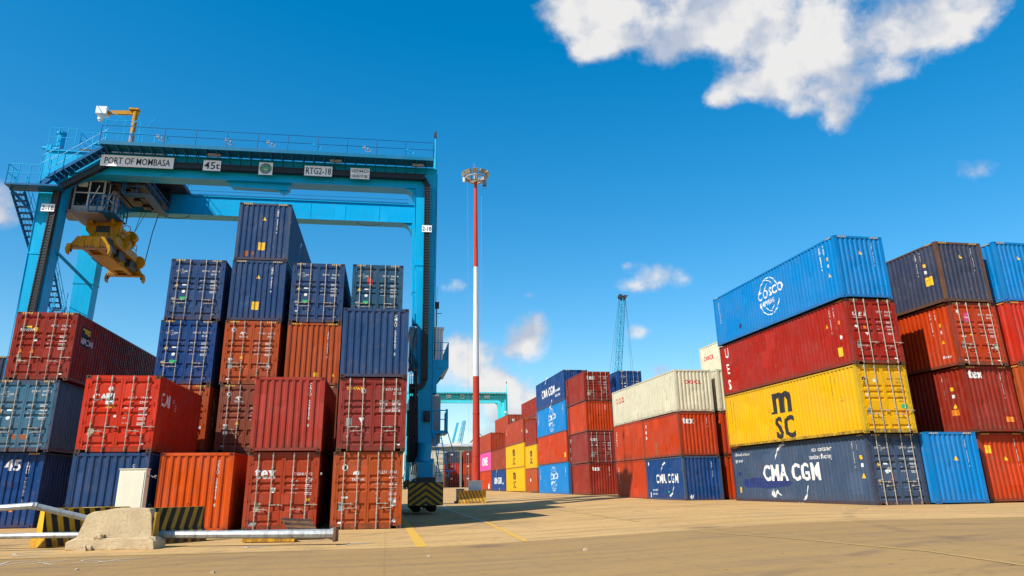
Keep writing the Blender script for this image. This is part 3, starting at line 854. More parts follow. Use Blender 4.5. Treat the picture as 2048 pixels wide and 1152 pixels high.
    # ---- kits
    def code(s, a, b_, typ, u=1.42, w=None, h=.085, col='w'):
        w = w or s.H - .56
        s.text('F', a, u, w, h, col, .02); s.text('F', b_, u + .42, w, h, col, .02); s.text('F', typ, u + .40, w - .15, h, col, .02)
        return s
    def data(s, labels=('MAX. GR', 'TARE', 'NET', 'CU. CAP'), u=1.36, w=None, col='w', n=4, gap=.17):
        w = w or s.H * .64
        for i in range(n):
            s.rows('F', u, w - i * gap, 2, .78, col, .036, .055, [labels[i]] if i < len(labels) else None)
        return s
    def cma(s, green=True, plate='p'):
        H = s.H
        s.text('F', 'CMA CGM', .26, H - .62, .075, 'w', .02, 1.0, name='logo')
        s.arc('F', .50, H - .60, .20, 150, 70, .006, .03, ky=.55); s.arc('F', .50, H - .57, .20, -30, -110, .006, .03, ky=.55)
        s.tri('F', .27, H * .545, .17); s.rect('F', .60, H * .565, .19, .06, 'w'); s.disc('F', .69, H * .465, .075)
        if green: s.rect('F', .56, H * .335, .24, .12, 'g')
        s.rect('F', .20, H * .285, .15, .21, plate)
        s.data(); s.rect('F', 1.98, H * .10, .17, .04, 'w')
        return s
    def side_code(s, txt, u, w, h=.10, face='L', col='w', line=.8):
        s.text(face, txt, u, w, h, col, .03, vert=True, line=line); return s
    def globe(s, u, w, r):
        f = 'L'
        for a0, a1 in ((20, 75), (78, 165)): s.arc(f, u, w, r, a0, a1, .05, .05, ky=1.0)
        for a0, a1 in ((-20, -75), (-80, -160)): s.arc(f, u, w, r, a0, a1, .05, .05)
        s.arc(f, u - r * .25, w + r * .05, r * .85, 35, 85, .04, .04); s.arc(f, u + r * .35, w - r * .1, r * .9, 120, 165, .04, .04)
        s.arc(f, u + r * .25, w, r * .85, -95, -140, .04, .04); s.arc(f, u - r * .35, w, r * .9, -25, -60, .04, .04)
        s.text(f, 'COSCO', u - r * 1.12, w - r * .08, r * .46, 'w', .045, 1.02, name='logo', rot=.04)
        s.text(f, 'SHIPPING', u - r * .98, w - r * .48, r * .26, 'w', .04, .95, name='logo', rot=.04)
        return s
    def cma_side(s, u, w, k):
        s.text('L', 'CMA CGM', u - 2.05 * k, w - .35 * k, .78 * k, 'w', .06, .90, name='logo')
        s.arc('L', u + .40 * k, w + .30 * k, 1.15 * k, 160, 95, .03 * k, .20 * k, ky=.98); s.arc('L', u + .85 * k, w - .38 * k, 1.12 * k, -12, -84, .03 * k, .20 * k, ky=.98)
        return s
    def msc_side(s, u, w, k):
        s.text('L', 'm', u - .62 * k, w, 1.10 * k, 'k', .075, 1.15, name='logo')
        s.rect('L', u - .72 * k, w - .04 * k, .30 * k, .09 * k, 'k', 'logo'); s.rect('L', u + .42 * k, w - .04 * k, .30 * k, .09 * k, 'k', 'logo')
        s.text('L', 'SC', u - .52 * k, w - .95 * k, .78 * k, 'k', .075, .95, name='logo')
        return s

# ================================================================ containers on the left of the lane
YL_, YR_ = 0.150, 0.180
GA, GB, GR = 'containers stacked under the gantry crane', 'containers stacked in the tall row behind', 'containers stacked on the right of the lane'
def add(x, y, z, L, H, front, col, label, yaw=YL_, group=GA, **kw):
    return Box(x, y, z, L, H, front, col, label, yaw, group, **kw)
# front row, bottom to top
c = add(-14.37, 25.22, 0, L20, HS, 'E', 'navy', 'scratched navy container under the bright red one, behind the cream cabinet', castcol='slate_blue')
c.side_code('CMAU 051', 1.93, 2.12, .09, 'F'); c.done()
c = add(-14.36, 25.23, PA, L20, HS, 'D', 'red', 'bright red container with CAI on doors and side, on top of a navy one', double=True)
c.text('F', 'CAI', .30, 1.74, .21, 'w', .05, 1.05, name='logo'); c.disc('F', .86, 2.12, .09); c.rect('F', .73, 1.60, .27, .38, 'w')
for k in range(5): c.poly('F', [(.78 + k * .035, 1.70 + k * .01), (.80 + k * .035, 1.70 + k * .01), (.86 + k * .025, 1.82 + k * .02), (.84 + k * .025, 1.84 + k * .02)], 'k', 'sticker', .004)
c.rect('F', .74, 1.47, .30, .11, 'o'); c.rect('F', .30, .56, .19, .24, 't')
c.code('CAIU', '354399 2', '22G1', 1.44, 1.78); c.data(('MAX. GROSS', 'TARE', 'NET', 'CU. CAP'), w=1.46); c.rect('F', 2.03, .26, .11, .05, 'w'); c.disc('F', 1.10, 1.20, .045)
c.text('R', 'CAI', .42, 1.62, .44, 'w', .05, 1.0, name='logo'); c.text('R', 'CAI', 1.95, 1.84, .13, 'w'); c.rows('R', 1.9, 1.75, 3, .5); c.done()
c = add(-11.73, 25.86, 0, L20, HS, 'E', 'orange', 'plain orange container at ground level, corrugated end facing out, behind the striped barrier', castcol='rust_red')
c.side_code('CRSU 208513 8', 1.93, 2.22, .105, 'F', line=.78); c.side_code('CRSU 208513 8', .45, 2.1, .10, 'R'); c.done()
c = add(-8.85, 26.25, 0, L20, HS, 'D', 'brick', 'brick red container at ground level with large white tex on its left door', double=True)
c.text('F', 'tex', .30, 1.72, .40, 'w', .05, .80, name='logo'); c.disc('F', .93, 1.33, .09); c.rect('F', .33, .62, .22, .29, 't'); c.rect('F', .20, .17, .26, .14, 'p', 'patch')
c.code('TGHU', '192011 9', '22G1', 1.60, 1.80, .10); c.data(('MAX. WT.', 'TARE WT.', 'PAYLOAD', 'CU. CAP.'), 1.52, 1.60, gap=.13)
c.rect('F', 2.03, .96, .15, .08, 'y'); c.poly('F', [(2.04, .90), (2.18, .90), (2.11, .78)], 'k', 'sticker'); c.side_code('TGHU 192011', .40, 2.1, .09, 'R'); c.done()
c = add(-8.79, 26.11, PA, L20, HS, 'E', 'rose_maroon', 'faded rose maroon container, corrugated end out, on top of the tex container', castcol='wine')
c.side_code('CAIU 268239 0', 1.93, 2.28, .105, 'F', line=.80); c.side_code('CAIU 268239', .35, 2.1, .09, 'R'); c.rect('F', 1.55, 2.44, .30, .10, 'd', 'paint_smear'); c.done()
c = add(-5.97, 26.72, 0, L20, HS, 'D', 'orange_brown', 'orange brown container with a white bird emblem on its door, nearest the crane leg', double=False)
c.disc('F', .42, 2.05, .10, 'w', ry=.115); c.disc('F', .42, 2.05, .055, 'k', off=.004, ry=.07); c.text('F', 'TRITON', .66, 1.60, .085, 'w', .02, name='logo')
c.poly('F', [(.70, 1.80), (.72, 1.90), (.82, 1.94), (.94, 1.92), (.96, 1.84), (.90, 1.80), (.86, 1.74), (.84, 1.70), (.79, 1.74), (.80, 1.82)], 'w', 'logo')
c.code('TLLU', '346025 9', '22G1', 1.56, 1.84, .10); c.data(('MAX. GROSS', 'TARE', 'NET', 'CU. CAP'), 1.50, 1.50); c.rect('F', .24, .62, .20, .28, 'p'); c.rect('F', .34, 1.02, .22, .06, 'w')
c.rect('F', 2.08, .74, .15, .23, 'w'); c.rect('F', .26, .19, .13, .06, 'w'); c.disc('F', 2.18, .27, .06); c.side_code('TLLU 346025', .4, 2.1, .09, 'R'); c.done()
c = add(-5.89, 26.65, PA, L20, HS, 'D', 'maroon', 'maroon container with a white down-pointing triangle on its left door', double=False)
c.text('F', 'TOUAX', .26, 2.16, .10, 'y', .05, 1.1, name='logo'); c.disc('F', .88, 2.12, .085, 'w', ry=.10); c.disc('F', .88, 2.12, .045, 'k', off=.004, ry=.06)
c.code('TGCU', '005163 0', '22G1', 1.55, 2.14, .095); 
for i, w_ in enumerate(('MGW.', 'TARE.', 'NET.', 'CU.CAP.')):
    c.text('F', w_, 1.46, 1.72 - i * .115, .085, 'w', .02)
    for k in range(9): c.rect('F', 1.92 + k * .034, 1.72 - i * .115, .02, .085, 'w', 'lettering')
c.poly('F', [(.74, 1.17), (.95, 1.17), (.845, .98)], 'w', 'warning_triangle'); c.rect('F', .30, .88, .20, .28, 'p'); c.rect('F', .34, .48, .06, .06, 'w'); c.rect('F', .32, .80, .12, .05, 'w'); c.rect('F', 2.13, .2, .13, .05, 'w')
c.arc('F', .40, .26, .17, 20, 200, .02, .02, 'p', 'scrape', .5); c.done()
c = add(-5.88, 26.58, 2 * PA, L20, HS, 'E', 'navy', 'dark blue container end, topmost of the front row beside the crane leg', castcol='slate_blue')
c.side_code('CMAU 233007 5', 1.95, 2.26, .105, 'F', line=.80); c.done()
# far left column
c = add(-21.10, 30.40, 0, L40, HC, 'E', 'cobalt', 'dark blue container marked 45 at ground level on the left', castcol='navy')
c.text('F', '45', 1.00, 2.20, .42, 'w', .05, .95, name='logo'); c.side_code('EMHU 702782 2', 1.88, 2.42, .105, 'F'); c.tri('F', 1.42, .62, .17, 'o'); c.rect('F', .9, .62, .2, .14, 'o'); c.done()
c = add(-20.90, 30.20, PB, L40, HC, 'D', 'steel_blue', 'weathered grey blue container, middle of the leftmost column', framecol='navy_grey')
c.cma(False); c.code('ECMU', '809712 6', '45G1', 1.42, HC - .50); c.rect('F', 1.0, .5, .5, .2, 's', 'rust_patch'); c.done()
c = add(-20.67, 30.30, 2 * PB, L40, HC, 'D', 'wine', 'dark red container with a black and yellow logo, top of the leftmost column', double=True)
c.rect('F', .28, 2.05, .40, .26, 'k', 'logo'); c.poly('F', [(.30, 2.26), (.68, 2.20), (.68, 2.30)], 'y', 'logo', .004); c.text('F', 'BEACON', .25, 2.08, .10, 'w', .03, name='logo'); c.disc('F', .86, 2.15, .10, 'y')
c.code('BEAU', '508036 2', '45G1', 1.44, HC - .62); c.data(('MAX. GROSS', 'TARE', 'NET', 'CU. CAP')); c.tri('F', .30, 1.14, .20, 'o'); c.tri('F', .76, 1.14, .20, 'o'); c.rect('F', .30, .76, .17, .30, 't'); c.rect('F', .82, 1.64, .15, .10, 'w'); c.rect('F', 2.05, .24, .13, .05, 'w')
c.rect('R', .70, 1.62, 1.05, .86, 'k', 'logo'); c.poly('R', [(.78, 2.40), (1.68, 2.40), (1.68, 2.12), (1.2, 2.20)], 'y', 'logo', .004); c.text('R', 'BEACON', .74, 1.72, .26, 'w', .05, .82, name='logo'); c.done()
for k in range(3):
    c = add(-30.30, 40.64, k * PB, L20, HC, 'E', ('maroon', 'navy', 'slate_blue')[k], ('maroon container at the foot of a stack beyond the left column', 'navy container in the middle of a stack beyond the left column', 'dark slate container peeking out at the left edge of the photo')[k], group='containers beyond the left column'); c.done()
# tall row behind
nd = [('orange_brown', 'D', 'brown container at ground level behind the bright red one'),
      ('orange_brown', 'D', 'orange brown container doors showing just behind the right side of the bright red one'),
      ('cobalt', 'D', 'blue container doors, lower of the two blue ones left of the tallest column'),
      ('navy', 'D', 'dark blue container doors, topmost of the column left of the tallest one')]
for k, (col, fr, lab) in enumerate(nd):
    x, y = (-15.28, 32.24) if k == 3 else (-15.38, 32.24)
    c = add(x, y, k * PB, L40, HC, fr, col, lab, group=GB)
    if k == 3: c.cma(); c.code('ECMU', '341013 8', '45G1', 1.42, HC - .60)
    elif k == 2: c.cma(plate='t'); c.code('CMAU', '767611 5', '45G1', 1.42, HC - .60)
    elif k == 1: c.rect('F', 2.12, 1.0, .14, .1, 'w'); c.code('TRHU', '5134 0', '45G1', 1.42, HC - .60); c.side_code('TRHU 4571', 1.2, 2.3, .14, 'R')
    c.done()
bd = [('brown', 'D', 'brown container at ground level of the tallest column'),
      ('brown', 'D', 'brown container with a white T emblem, second from the ground in the tallest column'),
      ('orange_brown', 'D', 'orange red container doors, middle of the tallest column'),
      ('navy', 'E', 'blue corrugated container, second from the top of the tallest column'),
      ('navy', 'E', 'blue corrugated container on the very top of the tallest column')]
for k, (col, fr, lab) in enumerate(bd):
    x = (-12.47, -12.47, -12.56, -12.53, -12.50)[k]
    c = add(x, 32.5 + .01 * k, k * PB, L40, HC, fr, col, lab, group=GB, castcol='slate_blue' if fr == 'E' else None, framecol='navy_grey' if k == 4 else None)
    if k in (3, 4):
        c.tri('F', 1.12, 2.02, .19, 'y'); c.rect('F', 1.04, .52, .31, .38, 'y'); c.side_code('CMAU 418551 8' if k == 3 else 'CMAU 467712 0', 1.83, 2.50, .09, 'F', line=.74)
        c.side_code('CMAU 418551' , .6, 2.3, .12, 'R')
    if k == 4:
        c.rect('F', .42, .20, .19, .27, 's', 'rust_patch'); c.rect('F', .78, .28, .08, .16, 's', 'rust_patch')
        c.arc('R', 5.2, 1.3, 1.2, 160, 110, .03, .16)
    if k in (1, 2):
        c.disc('F', .40, HC - .42, .095); c.disc('F', .40, HC - .42, .055, 'k', off=.004); c.text('F', 'TRITON', .64, HC - .78, .075, 'w', .02, name='logo')
        c.poly('F', [(.68, HC - .62), (.74, HC - .52), (.92, HC - .52), (.98, HC - .60), (.90, HC - .58), (.87, HC - .68), (.79, HC - .68), (.80, HC - .58)], 'w', 'logo')
        c.code('TRHU' if k == 1 else 'TRHU', '605995 2', '45G1', 1.50, HC - .62); c.data(('MAX. GR', 'TARE', 'NET', 'CU. CAP')); c.tri('F', .76, 1.16, .18, 'y'); c.rect('F', .28, .72, .19, .36, 'p'); c.rect('F', .28, 1.10, .20, .07, 'w')
        c.rect('F', 1.94, .72, .15, .24, 'w' if k == 2 else 'm'); c.rect('F', .26, .22, .14, .05, 'w'); c.side_code('TRHU 605995', .6, 2.3, .12, 'R')
    c.done()
ed = [('maroon', 'D', 'maroon container at ground level behind the tex container'),
      ('brown', 'D', 'brown container seen only as a sliver right of the rose maroon one'),
      ('orange_brown', 'E', 'orange corrugated container with a small yellow square, under a navy one with doors'),
      ('navy', 'D', 'navy container doors on the orange corrugated one, right of the tallest column')]
for k, (col, fr, lab) in enumerate(ed):
    c = add(-9.87, 33.11, k * PB + (.0 if k < 3 else .0), L40, HC, fr, col, lab, group=GB)
    if k == 3: c.cma(); c.code('ECMU', '734515 0', '45G1', 1.42, HC - .60); c.rect('F', .26, .52, .14, .05, 'w')
    if k == 2: c.rect('F', 1.30, .40, .17, .19, 'y'); c.tri('F', 2.10, .42, .14, 'y'); c.side_code('TRLU 741561 3', 1.86, 2.40, .09, 'F', line=.74)
    c.done()
e8 = [('wine', 'dark red container at ground level of the last column before the crane leg'), ('orange_brown', 'orange container hidden low behind the maroon one'), ('navy', 'navy container below the teal blue one'),
      ('navy_teal', 'teal blue container doors with a red patch, top of the column nearest the crane leg')]
for k, (col, lab) in enumerate(e8):
    c = add(-7.13, 33.75, .08 + k * PB, L40, HC, 'D', col, lab, group=GB)
    if k == 3: c.cma(); c.code('CMAU', '340838 0', '45G1', 1.42, HC - .60); c.poly('F', [(.72, 2.26), (.92, 2.22), (.99, 2.06), (.96, 1.88), (.78, 1.90), (.70, 2.05)], 'd', 'paint_patch')
    c.done()

# ================================================================ containers on the right of the lane
def addr(x, y, z, L, H, front, col, label, group=GR, **kw):
    return Box(x, y, z, L, H, front, col, label, YR_, group, **kw)
def side_kit(c, code, u=None, tri=True, col='w'):
    u = u or c.L - .95
    c.side_code(code, u, c.H - .34, .085, 'L', col, .70); c.side_code(code.split()[-1][:4] + ' 45G1', u + .30, c.H - .30, .075, 'L', col, .70)
    if tri: c.rect('L', u + .42, c.H - 1.02, .14, .16, 'y'); c.rect('L', u + .43, c.H - 1.34, .12, .15, 'w'); c.tri('L', u + .38, c.H - 1.80, .22, 'y')
Z0 = 0.40
c = addr(15.49, 31.84, Z0, L40, HC, 'D', 'navy_grey', 'grey navy container with large white CMA CGM on its side, at ground level', framecol='slate_blue')
c.cma_side(5.35, 1.42, 1.0)
c.text('L', 'advanced container', .35, 2.42, .17, 'w', .02, .88); c.text('L', 'light steel', .35, 2.08, .17, 'w', .02, .88)
c.text('L', 'eco container', 7.95, 2.34, .22, 'w', .02, .92); c.text('L', 'bamboo flooring', 7.70, 2.00, .22, 'w', .02, .86)
c.poly('L', [(1.1, .78), (1.5, .70), (2.6, .74), (3.4, .66), (4.6, .72), (5.7, .80), (6.0, .95), (5.6, 1.16), (4.9, 1.12), (4.3, 1.26), (3.1, 1.20), (2.2, 1.24), (1.6, 1.16), (1.15, 1.20), (1.05, 1.0)], 'b', 'paint_patch', .0018); c.rect('L', .55, .45, .22, .30, 'y'); c.disc('L', .7, 1.45, .18, 'b', 'paint_patch', .12, .0018)
c.poly('L', [(3.9, .35), (3.95, .62), (4.05, .3), (4.15, .66), (4.25, .35), (4.5, .62), (4.9, .30), (4.5, .45), (4.3, .25), (4.1, .25)], 'w', 'scrape')
side_kit(c, 'CMAU 469409 2', 11.05)
c.cma(False, 't'); c.disc('F', .80, 1.42, .10); c.code('CMAU', '469409 2', '45G1', 1.42, HC - .62)
c.arc('F', .86, 1.05, .12, 0, 300, .02, .02, 'd', 'scrawl'); c.done()
c = addr(15.34, 31.52, Z0 + PB, L40, HC, 'D', 'yellow', 'bright yellow container with black msc on its side, second in the right stack', framecol='ochre', double=True)
c.msc_side(5.9, 1.46, 1.32); c.side_code('MEDITERRANEAN', .62, 2.5, .10, 'L', 'k', .72); c.side_code('SHIPPING CO', .98, 2.4, .13, 'L', 'k', .78)
side_kit(c, 'MSDU 700641 1', 10.3, False, 'f'); c.poly('L', [(10.75, 1.45), (10.98, 1.45), (10.865, 1.70)], 'f', 'warning_triangle'); c.poly('L', [(10.79, 1.475), (10.94, 1.475), (10.865, 1.64)], 'y', 'warning_triangle', .004)
c.text('F', 'm', .22, 2.22, .20, 'k', .06, 1.2, name='logo'); c.text('F', 'SC', .25, 2.03, .14, 'k', .06, 1.1, name='logo'); c.rect('F', .74, 2.14, .13, .13, 'w')
c.code('MSDU', '700641 1', '45G1', 1.42, HC - .66, col='f'); c.data(col='f'); c.poly('F', [(.28, 1.64), (.42, 1.64), (.35, 1.50)], 'w', 'warning_triangle'); c.rect('F', .26, .78, .16, .28, 'p'); c.rect('F', 1.90, 1.02, .33, .18, 'g'); c.rect('F', 1.9, .80, .33, .15, 'o'); c.rect('F', 2.02, .22, .17, .07, 'w'); c.done()
c = addr(15.32, 31.40, Z0 + 2 * PB, L40, HC, 'D', 'ues_red', 'red container with white UES down its side, under the COSCO one', framecol='wine', double=True)
for ch, w_ in (('U', 2.15), ('E', 1.22), ('S', .32)): c.text('L', ch, .62, w_, .55, 'w', .05, .85, name='logo', shear=-.15)
side_kit(c, 'UETU 532771 5', 10.9, False); c.tri('L', 10.45, 1.86, .22, 'y'); c.rect('L', 11.4, 1.86, .13, .17, 'o'); c.disc('L', 11.45, 1.28, .09); c.rect('L', 11.1, .45, .36, .40, 'y')
c.text('F', 'U E S', .22, 2.12, .17, 'w', .05, 1.1, name='logo', shear=.2); c.text('F', 'UNIVERSAL', .24, 2.01, .06, 'w'); c.code('UETU', '532771 5', '45G1', 1.42, HC - .62); c.data()
c.disc('F', .36, 1.66, .08); c.tri('F', .66, 1.55, .19, 'o'); c.poly('F', [(.72, 1.38), (.92, 1.38), (.82, 1.24)], 'w', 'warning_triangle'); c.rect('F', .26, .70, .18, .28, 'p'); c.rect('F', 1.98, .23, .17, .06, 'w'); c.done()
c = addr(15.21, 31.28, Z0 + 3 * PB + .03, L40, HC, 'E', 'sky_blue', 'sky blue container with the white COSCO SHIPPING globe, top of the big right stack')
c.globe(6.2, 1.56, .98); c.side_code('PONU5009', .62, 2.42, .15, 'L', line=.78); side_kit(c, 'CSNU 844012 3', 10.95); c.tri('F', 1.12, 2.03, .19, 'y'); c.side_code('CSNU 844012 3', 1.86, 2.52, .085, 'F', line=.72); c.disc('L', 2.9, .65, .16, 'b', 'stain'); c.done()
# column right of it
TG = 'containers in the second stack from the right edge'
c = addr(20.90, 33.00, .45, L40, HC, 'E', 'vermilion', 'red orange container with a yellow square, ground level near the right edge', framecol='rust_red'); c.rect('F', .30, 2.02, .26, .34, 'y'); c.tri('F', 1.15, 1.72, .19, 'y'); c.side_code('FFAU 301442 6', 1.85, 2.55, .085, 'F', line=.72); c.done()
c = addr(20.72, 32.72, .45 + PB, L40, HC, 'E', 'wine', 'dark red container with white tex on its end, right of the yellow one')
c.text('F', 'tex', .26, 2.36, .40, 'w', .05, .80, name='logo'); c.side_code('TEMU 711623 0', 1.86, 2.50, .085, 'F', line=.72); side_kit(c, 'TEMU 711623 0', 10.8, True); c.rect('L', 11.0, .78, .48, .26, 'o'); c.rect('F', 1.72, .44, .36, .22, 'o'); c.done()
c = addr(20.60, 32.56, .45 + 2 * PB, L40, HC, 'D', 'vermilion', 'orange red container with a pink sticker on its doors, third up near the right edge', framecol='rust_red')
side_kit(c, 'ZCSU 686584 5', 10.9); c.text('L', 'florens', 11.2, .42, .13, 'w', .03, name='logo', shear=.2); c.rect('F', .66, 2.02, .30, .38, 'm'); c.rect('F', .66, 1.97, .30, .04, 'w'); c.text('F', 'PEARL', .68, 2.16, .07, 'w', .03); c.disc('F', .38, 2.46, .08)
c.code('ZCSU', '686584 5', '45G1', 1.42, HC - .60); c.data(); c.tri('F', .80, 1.36, .18, 'y'); c.rect('F', .34, 1.28, .22, .06, 'w'); c.rect('F', .30, .80, .18, .28, 'p'); c.rect('F', 1.98, .72, .14, .22, 'w'); c.rect('F', .26, .2, .1, .06, 'w'); c.rect('F', 1.98, .2, .13, .06, 'w'); c.done()
c = addr(20.48, 32.45, .45 + 3 * PB, L40, HC, 'E', 'slate_blue', 'weathered slate blue container with rusty corner posts, top of the stack behind the COSCO one', framecol='rust_brown')
side_kit(c, 'ECMU 981164 8', 10.75); c.rect('L', 11.15, .95, .42, .42, 'y'); c.tri('F', 1.12, 2.12, .19, 'y'); c.side_code('ECMU 981164 8', 1.86, 2.55, .085, 'F', line=.72)
c.done()
c = addr(18.05, 31.95, .45, L20, HC, 'E', 'sky_blue', 'single blue container standing on the ground beside the CMA CGM doors', framecol='sky_blue'); c.tri('F', 1.18, 1.72, .19, 'y'); c.side_code('CSNU 633910 6', 1.86, 2.5, .085, 'F', line=.72); c.done()
UG = 'containers in the stack cut by the right edge'
for k, (col, fr, lab) in enumerate([('maroon', 'E', 'maroon container at the foot of the stack cut by the right edge'), ('orange_brown', 'D', 'orange brown container second up in the stack cut by the right edge'),
        ('bright_red', 'E', 'bright red container third up at the right edge'), ('sky_blue', 'E', 'blue container on top of the stack cut by the right edge')]):
    c = addr(23.42, 32.75, .50 + k * PB, L40, HC, fr, col, lab, group=UG); side_kit(c, 'TCNU 112077 3', 10.9)
    if fr == 'E': c.tri('F', 1.12, 2.05, .19, 'y')
    else: c.data(); c.code('TCNU', '451177 0', '45G1')
    if k == 2: c.rect('L', 11.1, .55, .4, .42, 'o')
    c.done()
# low stack with the white one on top
MG = 'containers in the low stack under the white one'
c = addr(10.79, 45.30, .35, L20, HS, 'E', 'cobalt', 'blue container with white CMA CGM on its short side, at ground level', group=MG, framecol='navy_grey')
c.cma_side(3.05, 1.32, .68); c.text('L', 'eco container', .85, .60, .16, 'w', .03, .8); c.text('L', 'bamboo floor', .85, .36, .15, 'w', .03, .8); c.side_code('CMAU 1140', 5.0, 2.3, .08, 'L', line=.7); c.side_code('CMAU 1140', 1.85, 2.2, .09, 'F'); c.rect('L', .42, 2.2, .1, .2, 'w'); c.rect('L', .5, .2, .06, .3, 'w')
c.poly('F', [(.30, .25), (.38, .42), (.44, .30), (.55, .40), (.50, .20), (.42, .12)], 'w', 'scrape'); c.disc('L', 3.55, .55, .07, 'g'); c.done()
c = addr(10.78, 45.40, .35 + PA, L20, HS, 'E', 'vermilion', 'red orange container with white tex on its end, under the white one', group=MG, framecol='rust_red')
c.text('F', 'tex', .30, 1.92, .40, 'w', .05, .80, name='logo'); c.side_code('GESU 4', 1.85, 2.2, .09, 'F'); c.side_code('tex', .55, 2.0, .30, 'L', line=.85); c.side_code('TGHU 2311', 5.0, 2.3, .08, 'L', line=.7); c.rect('L', 1.9, .2, .5, .8, 's', 'rust_patch', .0018); c.done()
for k in range(2):
    c = addr(10.79 - math.sin(YR_) * 6.16, 45.35 + math.cos(YR_) * 6.16, .38 + k * PA, L20, HS, 'E', 'vermilion', ('plain orange container at ground level behind the short CMA CGM one', 'plain orange container directly under the far half of the white one')[k], group=MG)
    c.side_code('CRONOS', .55, 2.05, .14, 'L', line=.95); c.done()
c = addr(10.85, 45.72, .35 + 2 * PA + .05, L40, HS, 'E', 'cream', 'long white container with red OOCL, on top of the orange ones', group=MG)
c.text('L', 'OOCL', .85, 1.62, .36, 'r', .07, 1.15, name='logo'); c.text('F', 'OOCL', .62, 1.72, .22, 'r', .07, 1.15, name='logo'); c.rows('L', 10.8, 2.2, 3, .8, 'p'); c.done()
VG = 'containers behind the white OOCL container'
for k, (col, lab) in enumerate([('vermilion', 'red container at ground level in the dark gap behind the low stack'), ('vermilion', 'red container second up in the dark gap behind the low stack'), ('cream', 'cream corrugated container end right of the long white one')]):
    c = addr(13.62, 46.10, .38 + k * (PA + .03), L20 if k < 2 else L40, HS, 'E', col, lab, group=VG); c.done()
for k, (col, lab) in enumerate([('orange', 'orange container at ground level seen edge on beside the grey navy one'), ('vermilion', 'orange red container second up seen edge on beside the yellow one'), ('cobalt', 'blue container between the cream end and the yellow container'), ('cream', 'cream container with red OOCL peeking above the far side of the yellow one')]):
    L = L40
    c = addr(16.90 if k == 3 else 17.37, 41.60 if k == 3 else 38.95, .40 + k * (PA + .02), L, HS, 'E', col, lab, group=VG)
    if k == 3: c.text('L', 'OOCL', .55, 1.55, .30, 'r', .07, 1.2, name='logo')
    if k == 2: c.text('L', 'eco', 1.0, .40, .22, 'w', .03)
    c.done()
# Q: four boxes with their short side to the lane
QG = 'containers in the red stack at mid distance'
for k, (col, fr, lab) in enumerate([('wine', 'E', 'dark red corrugated container end with white tex, bottom of the mid distance red stack'), ('maroon', 'D', 'maroon container doors marked UES, second up in the mid distance red stack'),
        ('vermilion', 'E', 'rusty orange corrugated container, third up in the mid distance red stack'), ('wine', 'D', 'dark red container doors marked tex, top of the mid distance red stack')]):
    c = addr((7.44, 7.40, 7.38, 7.33)[k], 65.0, .55 + k * (PA + .02), L20, HS, fr, col, lab, group=QG, lod=0 if fr == 'D' else None)
    if k == 0: c.text('F', 'tex', .30, 1.98, .40, 'w', .05, .80, name='logo'); c.side_code('GESU 30', 1.8, 2.2, .09, 'F')
    if k == 1: c.text('F', 'UES', .30, 1.80, .24, 'w', .06, name='logo'); c.data(); c.rect('F', .3, .5, .3, .4, 'p'); [c.text('L', ch, .40, w_, .38, 'w', .06, name='logo') for ch, w_ in (('U', 1.9), ('E', 1.1), ('S', .3))]; c.tri('F', .35, 1.45, .16, 'w'); c.tri('F', .75, 1.45, .16, 'w')
    if k == 2: c.side_code('TRLU', 1.8, 2.2, .09, 'F'); c.side_code('TRLU 20', 5.0, 2.2, .09, 'L')
    if k == 3: c.text('F', 'tex', .32, 1.88, .40, 'w', .05, .80, name='logo'); c.data(); c.rect('F', .3, .5, .3, .4, 't'); c.side_code('tex', .45, 1.7, .26, 'L'); c.code('TGHU', '20411 7', '22G1', 1.4, 2.1)
    c.side_code('TEXU 2210', 5.2, 2.3, .085, 'L'); c.done()
PG = 'containers in the blue and orange stack at mid distance'
for k, (col, lab) in enumerate([('sky_blue', 'sky blue container with a white globe at ground level at mid distance'), ('vermilion', 'orange container between the two sky blue ones'), ('sky_blue', 'sky blue container with a white globe, third up at mid distance'),
        ('cobalt', 'dark blue container with white CMA CGM, top of the stack with the sky blue ones')]):
    c = addr(6.18 - .02 * k, 71.54, .55 + k * PB, L40, HC, 'E', col, lab, group=PG, lod=1)
    if col == 'sky_blue': c.globe(6.6, 1.45, 1.15); c.side_code('CSNU', .7, 2.2, .22, 'L', line=.9); c.side_code('CSNU 7', 11.2, 2.4, .14, 'L')
    elif k == 3: c.cma_side(5.0, 1.45, 1.1); c.text('L', 'eco container', 8.6, 1.15, .32, 'w', .03, .8); c.text('L', 'bamboo floor', 8.6, .65, .30, 'w', .03, .8)
    else: c.side_code('TC 40', .7, 2.2, .16, 'L'); c.rect('L', 11.2, .5, .4, .4, 'y'); c.side_code('TCLU 4', 11.1, 2.4, .12, 'L')
    c.done()
LG = 'containers in the narrow stack between yellow and sky blue'
for k, (col, lab) in enumerate([('orange_brown', 'orange brown container under the small yellow one'), ('yellow', 'small yellow container with black msc, squeezed before the blue stack'), ('wine', 'dark red container on the small yellow one')]):
    c = addr(3.88, 84.87, .64 + k * PA, L20, HS, 'E' if k < 2 else 'D', col, lab, group=LG, lod=1)
    if k == 1: c.msc_side(3.1, 1.35, .85)
    if k == 2: c.text('L', 'CAI', .5, 1.6, .4, 'w', .05)
    if k == 0: c.rect('L', 2.4, 1.2, .3, .3, 'w')
    c.done()
NG = 'containers in the yellow and red stack far down the lane'
for k, (col, lab) in enumerate([('yellow', 'yellow container with black msc at ground level down the lane'), ('yellow', 'yellow container with black msc standing on another yellow one'), ('brick', 'brick red container on the two yellow ones')]):
    c = addr(2.71 - .03 * k, 92.79, .68 + k * PB, L40, HC, 'E', col, lab, group=NG, lod=1)
    if k < 2: c.msc_side(5.6, 1.5, 1.15)
    else: c.side_code('TRHU', 1.0, 2.0, .18, 'L'); c.rect('L', 11, 1.3, .3, .3, 'y')
    c.done()
